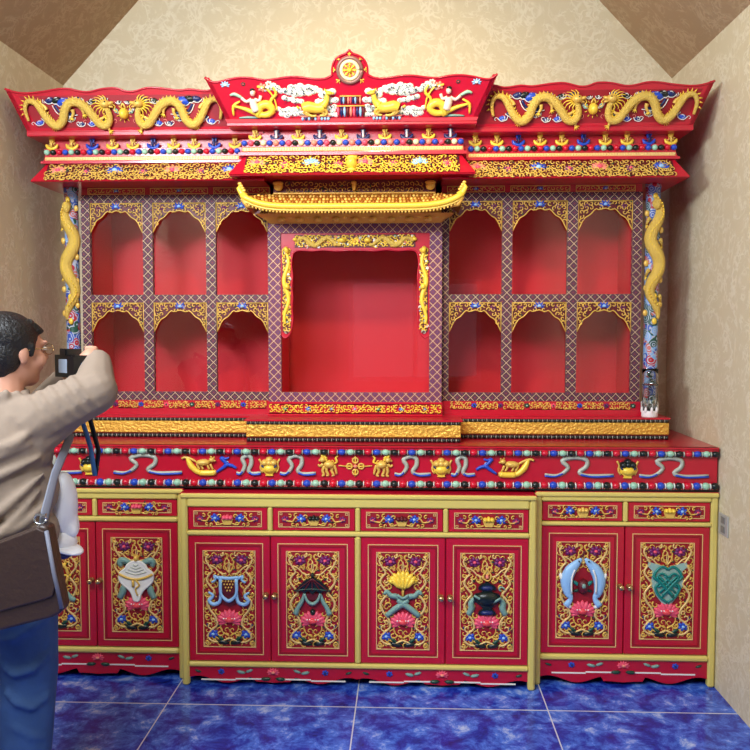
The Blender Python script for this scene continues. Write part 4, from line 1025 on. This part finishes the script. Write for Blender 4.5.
# dharma wheel
b = B(); h = f.at(0, .212)
for R_, w_, m, c_ in ((.05, .009, mat('wheel_rim_brown', (150, 108, 100), .4, .3), .004), (.036, .008, mat('cream_paint', (240, 226, 180), .4), .006)):
    line(b, h, [(R_*cos(i*pi/12), R_*sin(i*pi/12)) for i in range(25)], w_, m, 1, c_, 6)
poly(b, h, [(.034*cos(i*pi/10), .034*sin(i*pi/10)) for i in range(20)], CORAL, 0, .004)
for i in range(8):
    q = i*pi/4; line(b, h, [(0, 0), (.032*cos(q), .032*sin(q))], .003, YEL, 1, .007); blob(b, h, .022*cos(q), .022*sin(q), .006, .006, YEL, 0, .8, .008, 6, 4)
blob(b, h, 0, 0, .01, .01, YEL, 0, .8, .01, 8, 5)
part('wheel_carving', b, cb)
b = B()
for i in range(7):
    q = -.75+i*(pi+1.5)/6
    for k in range(3): leaf(b, h, .066*cos(q), .062*sin(q), .014, q+(k-1)*1.1, YEL)
    blob(b, h, .064*cos(q), .06*sin(q), .005, .005, GOLD, 0, .8, .006, 6, 4)
part('flame_leaves', b, cb)
b = B(); h = f.at(0, .016)     # lotus throne under the wheel
SK = [PINK, NAVY, LBLUE, MAROON, CORAL]
for r_, (y, hw_, hh) in enumerate(((.0, .062, .05), (.055, .046, .036))):
    for i in range(9):
        x = -hw_+hw_*2*(i+.5)/9; blob(b, h, x, y+hh/2, hw_/9, hh/2, SK[(i+r_) % 5], 0, .9, .004, 6, 5)
    line(b, h, [(-hw_, y+hh), (hw_, y+hh)], .003, GOLD, 1, .008)
part('lotus_throne', b, cb)
for s in (1, -1):
    g = f if s > 0 else f.flip()
    b = B(); h = g.at(.155, .058).flip()         # deer facing the wheel (+a after the flip)
    line(b, h, [(-.052, .0), (-.03, .006), (.01, .0), (.04, .006)], [.02, .024, .021, .022], YEL, 4, .012, 10)
    line(b, h, [(.036, .012), (.05, .03), (.056, .056)], [.019, .013, .010], YEL, 4, .014, 8)
    blob(b, h, .064, .064, .016, .0095, YEL, -.1, .9, .016, 10, 6); blob(b, h, .079, .062, .007, .005, YEL, 0, .9, .015)
    line(b, h, [(.052, .07), (.044, .082)], .005, YEL, 1, .016, 5, .002)
    for p in ([(-.05, -.01), (-.035, -.026), (-.01, -.03)], [(-.04, -.012), (-.02, -.03), (.005, -.03)], [(.03, -.008), (.04, -.026), (.02, -.03)], [(.04, -.002), (.052, -.02), (.036, -.03)]):
        line(b, h, p, [.010, .006, .005], GOLD, 3, .016, 6)
    line(b, h, [(-.07, .0), (-.08, .01)], .006, YEL, 1, .01, 5, .003); part('deer_carving', b, cb, 'golden deer')
    b = B(); line(b, h, [(-.065, -.034), (.065, -.034)], .004, CORAL, 1, .01, 5)
    for i in range(9): blob(b, h, -.056+.014*i, -.044, .007, .010, SK[i % 5] if i % 2 else LBLUE, 0, .8, .006, 6, 4)
    part('deer_pedestal', b, cb)
    b = B(); Rr = random.Random(6)
    for x, y, r in ((.1, .12, .024), (.085, .085, .022), (.1, .05, .022), (.08, .03, .018), (.15, .135, .02), (.2, .14, .022), (.24, .12, .026), (.235, .15, .022), (.27, .1, .018), (.225, .03, .02), (.25, .045, .022), (.28, .03, .022), (.3, .05, .018), (.23, .085, .018), (.33, .15, .018), (.35, .14, .02), (.12, .09, .022), (.09, .06, .02), (.18, .12, .022), (.26, .13, .02), (.3, .13, .02)):
        cloudm(b, g, x, y, r, WHITE, GTEAL, 3, Rr)
        for q in range(4): blob(b, g, x+Rr.uniform(-1.3, 1.3)*r, y+Rr.uniform(-.5, .5)*r, .0035, .0025, (NAVY, GREEN, BLACK)[q % 3], Rr.random()*3, .8, .013, 6, 4)
    part('white_clouds', b, cb)
    b = B(); h = g.at(.42, .07)       # flying figure: plain pale torso over a golden tail
    CREAM = mat('cream_pink_paint', (244, 214, 200), .4)
    line(b, h, [(-.04, -.03), (-.015, -.04), (-.03, .0), (-.06, .005), (-.078, -.015), (-.06, -.035), (-.02, -.035), (.04, -.012), (.085, .0)], [.008, .014, .018, .018, .016, .014, .012, .008, .004], YEL, 4, .01, 8)
    line(b, h, [(-.01, -.02), (.0, .01), (.0, .03)], [.018, .017, .014], CREAM, 3, .016, 9); blob(b, h, .0, .056, .012, .014, CREAM, 0, .9, .014, 10, 6); blob(b, h, .002, .066, .012, .009, BLACK, 0, .9, .012)
    line(b, h, [(-.006, .03), (-.026, .024), (-.034, .044)], .007, CREAM, 3, .016); line(b, h, [(.008, .03), (.03, .02), (.05, .036)], .007, CREAM, 3, .016)
    line(b, h, [(-.02, .08), (-.06, .07), (-.09, .03), (-.1, -.02)], .005, YEL, 4, .008, 5, .003); line(b, h, [(-.085, .08), (-.1, .05), (-.075, .02), (-.09, -.03)], [.003, .007, .007, .003], YEL, 4, .01)
    line(b, h, [(.05, .035), (.08, .05), (.1, .045)], [.006, .008, .004], MINT, 3, .008); line(b, h, [(.06, .02), (.09, .0), (.092, -.04)], [.004, .007, .004], YEL, 3, .009)
    line(b, h, [(-.02, -.05), (.03, -.048), (.07, -.05)], [.004, .006, .003], GTEAL, 3, .006)
    lotus(b, h, .118, .085, .022, LBLUE, WHITE, 5); peony(b, h, -.04, .075, .022, CORAL, WHITE); peony(b, h, -.07, .09, .016, CREAM, CORAL); peony(b, h, .04, .09, .01, GREEN, PINK)
    peony(b, h, .085, -.005, .012, CORAL, WHITE); part('flying_figure_carving', b, cb, 'pale winged figure over a gold tail')

# ================================================================== VASE, SWITCH
def vglass():
    m = bpy.data.materials.new('clear_vase_glass'); m.use_nodes = True; p = m.node_tree.nodes['Principled BSDF']
    p.inputs['Base Color'].default_value = (.93, .95, .95, 1); p.inputs['Roughness'].default_value = .02
    p.inputs['Transmission Weight'].default_value = 1; p.inputs['IOR'].default_value = 1.3; return m
VG = vglass()
vx, vy, vz = 1.348, .272, 1.1725
b = B(); b.lathe((vx, vy, vz), [(.033, .001), (.035, .004), (.034, .03), (.035, .12), (.036, .2), (.038, .225), (.036, .225), (.034, .2), (.033, .12), (.031, .03), (.001, .028)], VG, 24)
va = solo('glass_vase', b, (vx, vy, vz), 'clear glass vase with frosted white foot on the plinth before the right dragon pillar', 'vase')
b = B(); b.lathe((vx, vy, vz), [(.0355, .0), (.0372, .005), (.0366, .022), (.0355, .03), (.0352, .031), (.0352, .001)], mat('frosted_white_glass', (236, 232, 232), .5), 24)
for i in range(8):
    q = i*pi/4; b.ell((vx+.0352*cos(q), vy+.0352*sin(q), vz+.034), (.007, 0, 0), (0, .007, 0), (0, 0, .016), mat('frosted_white_glass', (236, 232, 232), .5), 6, 4)
part('frosted_foot', b, va)
b = B(); b.lathe((vx, vy, vz), [(.036, .148), (.0375, .152), (.036, .156), (.0355, .152)], VG, 24); part('glass_ring', b, va)
SWM = mat('grey_switch_plate', (172, 172, 166), .4)
b = B(); b.bbox(WR-.008, WR-.0005, -.113, -.012, .698, .79, SWM, .003); sw = solo('wall_socket', b, (WR, -.06, .74), 'grey wall socket plate on the cream right wall beside the cabinet', 'socket')
b = B()
for z in (.724, .764):
    b.bbox(WR-.0105, WR-.008, -.085, -.045, z-.014, z+.014, mat('dark_socket_face', (120, 122, 118), .45), .001)
part('outlet', b, sw)

# ================================================================== PERSON
def fabric(name, rgb, bs=30., bump=.5, var=.1):
    m = mat(name, rgb, .85, bump=bump, bscale=bs, var=var); return m
SKIN = mat('skin', (196, 142, 118), .55, var=.05, bscale=8)
HAIR = mat('black_hair', (16, 15, 18), .5, bump=.6, bscale=120)
JACK = fabric('beige_jacket_cloth', (138, 122, 108), 9., .6, .14)
JEAN = fabric('blue_denim', (44, 76, 126), 14., .5, .3)
LEATH = mat('brown_leather', (54, 38, 34), .42, bump=.25, bscale=60, var=.1)
STRAP = mat('grey_webbing', (112, 116, 132), .6)
CHROME = mat('buckle_steel', (190, 200, 215), .2, .95)
BLK = mat('black_plastic', (14, 14, 17), .35)
def P3(*a): return V(a)
pe = thing('person', (-1.09, -1.13, 0), 'person with short black hair in beige jacket and jeans photographing the altar, seen from behind', 'person')
HC = P3(-1.003, -1.10, 1.508)           # head centre
fw = V((.55, .83, -.04)).normalized(); rt = V((fw.y, -fw.x, 0)).normalized(); up = rt.cross(fw).normalized()   # face direction, its right, up
def H(a, b_, c): return HC + rt*a + fw*b_ + up*c
b = B()
b.ell(H(0, -.012, .028), rt*.074, fw*.096, up*.086, SKIN, 20, 14)
b.ell(H(0, .012, -.03), rt*.062, fw*.076, up*.08, SKIN, 18, 12)
b.ell(H(0, .05, -.075), rt*.034, fw*.034, up*.03, SKIN, 14, 10)      # chin
b.capsule(H(0, .088, .022), H(0, .106, -.012), .007, .0125, SKIN)   # nose
b.capsule(H(-.018, .082, -.044), H(.018, .082, -.044), .009, .009, SKIN)   # lips
for s in (1, -1):
    b.ell(H(s*.075, -.012, -.006), rt*.009, fw*.019, up*.032, SKIN, 10, 8)
    b.ell(H(s*.048, .055, -.02), rt*.024, fw*.026, up*.026, SKIN)
    b.capsule(H(s*.012, .088, .032), H(s*.05, .076, .036), .009, .008, SKIN)
b.capsule(H(0, -.03, -.06), P3(-1.02, -1.14, 1.34), .054, .062, SKIN)
b.capsule(P3(-1.02, -1.14, 1.34), P3(-1.08, -1.13, 1.1), .062, .12, SKIN)
b.capsule(P3(-1.08, -1.13, 1.15), P3(-1.09, -1.13, .92), .12, .13, SKIN)
RS, RE, RW = P3(-.93, -1.15, 1.295), P3(-.770, -1.06, 1.385), P3(-.80, -.955, 1.475)
LS, LE, LW = P3(-1.235, -1.10, 1.315), P3(-1.12, -.92, 1.2), P3(-.93, -.86, 1.43)
for a, e, w_ in ((RS, RE, RW), (LS, LE, LW)):
    b.capsule(P3(-1.08, -1.13, 1.3), a, .09, .06, SKIN); b.capsule(a, e, .052, .042, SKIN); b.capsule(e, w_, .042, .028, SKIN)
for s in (1, -1):
    hip = P3(-1.09+s*.09, -1.13, .93); kn = P3(-1.09+s*.115, -1.10, .5); an = P3(-1.09+s*.125, -1.14, .09)
    b.capsule(hip, kn, .088, .056, SKIN); b.capsule(kn, an, .056, .038, SKIN)
    b.capsule(an+V((0, -.03, -.045)), an+V((.02, .15, -.055)), .036, .03, SKIN)
# hands: palms and fingers closed round the camera
def hand(b, w_, pc, dirs, side):
    b.capsule(w_, pc, .027, .03, SKIN); b.ell(pc, V((.03, 0, 0)), V((0, .036, 0)), V((0, 0, .036)), SKIN, 12, 8)
    for i in range(4):
        base = pc + V((.012, .004, .026-.017*i)) ; k = (.9, 1., .95, .78)[i]
        m1 = base + V(dirs[0])*.034*k; m2 = m1 + V(dirs[1])*.026*k; m3 = m2 + V(dirs[2])*.02*k
        for p, q, r in ((base, m1, .0095), (m1, m2, .0088), (m2, m3, .008)): b.capsule(p, q, r, r*.95, SKIN, 8)
    t0 = pc + V((-.008, -.012, -.012)); t1 = t0 + V(side)*.03; t2 = t1 + V(dirs[0])*.026
    b.capsule(t0, t1, .0115, .010, SKIN, 8); b.capsule(t1, t2, .010, .009, SKIN, 8)
CAMC = P3(-.872, -.985, 1.462)
hand(b, RW, CAMC + V((.056, .02, .022)), ((-.2, .9, .3), (-.8, .5, .1), (-.9, -.2, 0)), (-.5, -.5, .5))
hand(b, LW, CAMC + V((-.02, .06, -.045)), ((.9, .1, .2), (.5, .1, .8), (0, -.2, .9)), (.2, -.8, .3))
body = part('body', b, pe); rest(body, .006, 4)
for s in (1, -1):
    b = B(); c = H(s*.032, .082, .016); b.ell(c, rt*.013, fw*.008, up*.0065, WHITE, 12, 8); b.ell(c+fw*.005, rt*.006, fw*.005, up*.006, BLACK, 10, 6); part('eye', b, body)
# hair
b = B()
b.ell(H(0, -.030, .046), rt*.086, fw*.100, up*.082, HAIR, 24, 16); b.ell(H(0, -.052, .0), rt*.080, fw*.072, up*.085, HAIR, 20, 14)
b.ell(H(0, -.055, -.045), rt*.058, fw*.045, up*.05, HAIR, 16, 12)
for s in (1, -1): b.capsule(H(s*.073, .012, .02), H(s*.073, .014, -.004), .014, .008, HAIR)
for i in range(13): b.capsule(H(-.05+.0083*i, .02, .095), H(-.05+.0083*i, .058, .082-abs(i-6)*.002), .012, .010, HAIR)
b.ell(H(0, -.02, .03), rt*.084, fw*.085, up*.07, HAIR, 20, 14)
R = random.Random(4)
for i in range(70):
    q = R.random()*6.28; e = R.random()*1.2+.15; d = rt*(cos(q)*cos(e)*.086) + fw*(sin(q)*cos(e)*.1-.0) + up*(sin(e)*.083)
    c = H(0, -.03, .046)+d; b.capsule(c-d*.12, c+fw*-.01+up*-.012+d*.02, .010, .004, HAIR, 6)
hr = part('hair', b, pe); rest(hr, .0055, 2)
# glasses
b = B(); GL = mat('thin_gold_frame', (190, 160, 110), .25, .9)
for s in (1, -1):
    c = H(s*.034, .098, .014)
    b.tube([c + rt*(.024*cos(i*pi/8)) + up*(.017*sin(i*pi/8)) for i in range(17)], .0013, GL, 5)
    b.tube([H(s*.058, .097, .018), H(s*.074, .08, .018), H(s*.079, .01, .012), H(s*.08, -.012, .004)], .0016, GL, 5)
b.tube([H(-.011, .1, .018), H(0, .103, .021), H(.011, .1, .018)], .0013, GL, 5); part('spectacles', b, pe)
# jacket
b = B()
b.capsule(P3(-1.0, -1.15, 1.335), P3(-1.2, -1.12, 1.335), .062, .062, JACK)
b.capsule(P3(-.955, -1.145, 1.30), P3(-1.21, -1.12, 1.30), .085, .085, JACK)
b.ell(P3(-1.075, -1.14, 1.22), V((.205, 0, 0)), V((0, .135, 0)), V((0, 0, .17)), JACK, 20, 12)
b.ell(P3(-1.07, -1.13, 1.09), V((.208, 0, 0)), V((0, .14, 0)), V((0, 0, .17)), JACK, 20, 12)
b.ell(P3(-1.075, -1.13, .955), V((.212, 0, 0)), V((0, .145, 0)), V((0, 0, .12)), JACK, 20, 12)
for i in range(14):                              # collar
    q = 2*pi*i/14; c = P3(-1.035+.072*cos(q), -1.135+.066*sin(q), 1.372-.012*cos(q)); b.capsule(c, c+V((.006*cos(q), .006*sin(q), .026)), .016, .012, JACK)
b.capsule(RS, RE, .080, .074, JACK); b.capsule(RE, RW+V((.004, -.006, -.006)), .072, .048, JACK)
b.capsule(RS+V((.01, 0, -.05)), RE+V((-.04, 0, -.045)), .06, .045, JACK)
b.capsule(LS, LE, .078, .066, JACK); b.capsule(LE, LW-(LW-LE)*.12, .066, .045, JACK)
jk = part('jacket', b, pe)
R = random.Random(12); b2 = B()
folds = [((-.88, 1.20), (-1.05, 1.12), (-1.18, 1.08)), ((-.875, 1.15), (-1.0, 1.03), (-1.16, .965)), ((-.885, 1.1), (-.98, .98), (-1.1, .93)), ((-.90, 1.24), (-1.04, 1.19), (-1.16, 1.17)),
         ((-.87, 1.06), (-.93, 1.0), (-1.02, .965)), ((-.9, 1.28), (-.95, 1.24), (-1.05, 1.22)), ((-.87, 1.02), (-.9, .96), (-.95, .92))]
for fo in folds:
    pts = smoothpath(list(fo), 6); PT = []
    for x, z in pts:
        e = 1-((x+1.07)/.212)**2; PT.append((x, -1.13-.137*math.sqrt(max(e, .03))-.001, z))
    n_ = len(PT); b2.tube(PT, [.004+.015*sin(pi*i/(n_-1)) for i in range(n_)], JACK, 8)
for k in range(5):                                # sleeve creases
    c = RS.lerp(RE, .25+.17*k); d = (RE-RS).normalized(); x = d.cross(V((0, 1, 0))).normalized()
    b2.tube([c + x*(.083*cos(q)) + V((0, -1, 0))*(.080*sin(q)) + d*(.02*q-.02) for q in (.3, .8, 1.3, 1.8, 2.4)], [.004, .010, .013, .010, .004], JACK, 8)
me2 = b2.mesh('folds', ORG[pe])
k = len(b.v); b.v += b2.v; [(b.f.append(tuple(q+k for q in fc)), b.mi.append(0), b.sm.append(True)) for fc in b2.f]
jk.data = b.mesh('jacket', ORG[pe]); rest(jk, .007, 2)
# jeans and shoes
b = B(); b.ell(P3(-1.09, -1.13, .92), V((.175, 0, 0)), V((0, .13, 0)), V((0, 0, .12)), JEAN, 20, 12)
for s in (1, -1):
    hip = P3(-1.09+s*.095, -1.13, .86); kn = P3(-1.09+s*.112, -1.10, .5); an = P3(-1.09+s*.1, -1.13, .1)
    b.capsule(hip, kn, .118, .088, JEAN, 16); b.capsule(kn, an, .086, .072, JEAN, 16)
    for i in range(6):
        z = .78-.11*i; c = P3(-1.09+s*.108, -1.12, z); rr = .105-.008*i
        b.tube([c+V((rr*cos(q), -rr*sin(q), .03*sin(q*2+i))) for q in (-.2, .3, .9, 1.5, 2.1)], [.004, .01, .012, .01, .004], JEAN, 8)
jn = part('jeans', b, pe); rest(jn, .009, 4)
for s in (1, -1):
    b = B(); x = -1.09+s*.125; b.ell((x+.005, -1.06, .05), (.05, 0, 0), (.01, .145, 0), (0, 0, .05), BLK, 16, 10); b.bbox(x-.046, x+.056, -1.2, -.93, .0, .022, BLK, .01); part('shoe', b, pe)

# camera held to the eye
cm = thing('camera', tuple(CAMC), 'black camera held up to the eye by the person in beige', 'camera')
U_ = V((fw.y, -fw.x, 0)); N_ = fw
def bxo(b, c, hx, hy, hz, m):
    vs = [c + U_*sx*hx + N_*sy*hy + V((0, 0, 1))*sz*hz for sx in (-1, 1) for sy in (-1, 1) for sz in (-1, 1)]
    b.add(vs, [(0, 1, 3, 2), (4, 6, 7, 5), (0, 4, 5, 1), (2, 3, 7, 6), (0, 2, 6, 4), (1, 5, 7, 3)], m)
b = B(); bxo(b, CAMC, .056, .022, .036, BLK); bxo(b, CAMC+U_*.04-N_*.0+V((0, 0, -.004)), .018, .03, .034, BLK); bxo(b, CAMC+V((0, 0, .044)), .02, .026, .012, BLK); cbod = part('camera_body', b, cm)
b = B(); b.tube([CAMC+N_*.02, CAMC+N_*.05, CAMC+N_*.052, CAMC+N_*.085], [.032, .032, .03, .031], BLK, 18); b.tube([CAMC+N_*.084, CAMC+N_*.087], [.026, .026], mat('lens_glass', (40, 50, 80), .05), 18); part('lens', b, cm)
b = B(); bxo(b, CAMC-N_*.025+V((0, 0, .044)), .014, .006, .009, BLK); part('eyepiece', b, cm)
b = B(); bxo(b, CAMC-N_*.0235, .03, .002, .022, mat('lit_grey_screen', (150, 165, 185), .15)); part('display_screen', b, cm)
b = B()
s0 = CAMC+U_*.056+V((0, 0, .01))
b.tube([s0, s0+V((.01, -.02, -.03)), CAMC+V((.02, -.01, -.12)), P3(-.82, -.97, 1.2), P3(-.81, -.96, 1.1)], .009, mat('blue_camera_strap', (70, 120, 170), .6), 6, .25)
b.tube([P3(-.81, -.96, 1.1), P3(-.80, -.95, 1.18), CAMC+V((.045, 0, -.12)), s0], .009, BLK, 6, .25); part('strap', b, cm)

# shoulder bag on the hip
bg = thing('shoulder_bag', (-1.0, -1.33, .68), 'dark brown leather shoulder bag hanging at the hip of the person in beige', 'bag')
def bagpt(x, y, z): return V((x, y, z))
b = B(); prof = [(-1.24, .865), (-.81, 1.033), (-.79, 1.03), (-.75, .80), (-.757, .785), (-.78, .772), (-1.2, .66), (-1.24, .665)]
yb0, yb1 = -1.37, -1.315
b.prism([(V((x, yb0+.0, z)), V((x, yb1, z))) for x, z in prof], LEATH)
bgb = part('bag_body', b, bg); m = bgb.modifiers.new('Bevel', 'BEVEL'); m.width = .012; m.segments = 3
b = B(); b.prism([(V((x, yb0-.008, z)), V((x, yb0-.0005, z))) for x, z in [(-1.235, .862), (-.815, 1.028), (-.795, 1.02), (-.768, .86), (-.775, .835), (-.8, .825), (-1.21, .71), (-1.235, .715)]], LEATH)
fl = part('bag_flap', b, bg); m = fl.modifiers.new('Bevel', 'BEVEL'); m.width = .004; m.segments = 2
b = B(); b.tube([(-.79, yb0-.004, 1.02), (-.77, yb0-.006, .9), (-.752, yb0-.002, .80)], .006, STRAP, 6); part('edge_highlight', b, bg, 'pale painted highlight on the bag edge')  # pale tube stands in for the light catching the bag's right edge
b = B(); b.tube([P3(-.82, -1.33, 1.02), P3(-.82, -1.31, 1.06), P3(-.83, -1.22, 1.15), P3(-.875, -.99, 1.24), P3(-.95, -.955, 1.32), P3(-1.12, -.99, 1.40), P3(-1.2, -1.12, 1.42), P3(-1.27, -1.27, 1.25), P3(-1.26, -1.33, 1.0), P3(-1.22, -1.33, .87)], [.014]*10, STRAP, 8, .16, (1, -.8, .2)); part('shoulder_strap', b, bg)
b = B(); b.tube([P3(-.82+.017*cos(i*pi/6), -1.345, 1.045+.014*sin(i*pi/6)) for i in range(13)], .0035, CHROME, 6); b.box(-.831, -.803, -1.35, -1.34, 1.056, 1.062, CHROME); part('buckle', b, bg)
# white cap and folded white cloth hanging beyond the bag
WC = fabric('white_cotton', (226, 228, 236), 25., .3, .03)
b = B(); b.ell(P3(-0.880, -1.045, 1.02), V((.043, 0, .004)), V((0, .05, 0)), V((0, 0, .11)), WC, 14, 10); b.capsule(P3(-0.890, -1.05, 1.09), P3(-0.870, -1.04, .95), .035, .037, WC)
b.capsule(P3(-0.875, -1.06, 1.0), P3(-0.855, -1.05, .94), .02, .024, WC)
wc = solo('white_jacket', b, (-0.880, -1.045, 1.0), 'folded white cloth jacket carried beside the brown shoulder bag', 'jacket'); rest(wc, .006, 5)
cp = thing('white_cap', (-0.885, -1.05, .86), 'white baseball cap with dark sweatband clipped near the brown shoulder bag', 'cap')
b = B(); b.ell(P3(-0.890, -1.05, .905), V((.05, 0, -.006)), V((0, .055, 0)), V((.004, 0, .042)), WC, 18, 10); part('crown', b, cp)
b = B(); b.ell(P3(-0.863, -1.065, .888), V((.05, -.01, -.016)), V((.01, .045, 0)), V((.003, 0, .012)), WC, 18, 8); part('brim', b, cp)
b = B(); b.ell(P3(-0.893, -1.055, .868), V((.04, 0, -.004)), V((0, .044, 0)), V((0, 0, .018)), NAVY, 16, 8); part('sweatband', b, cp)
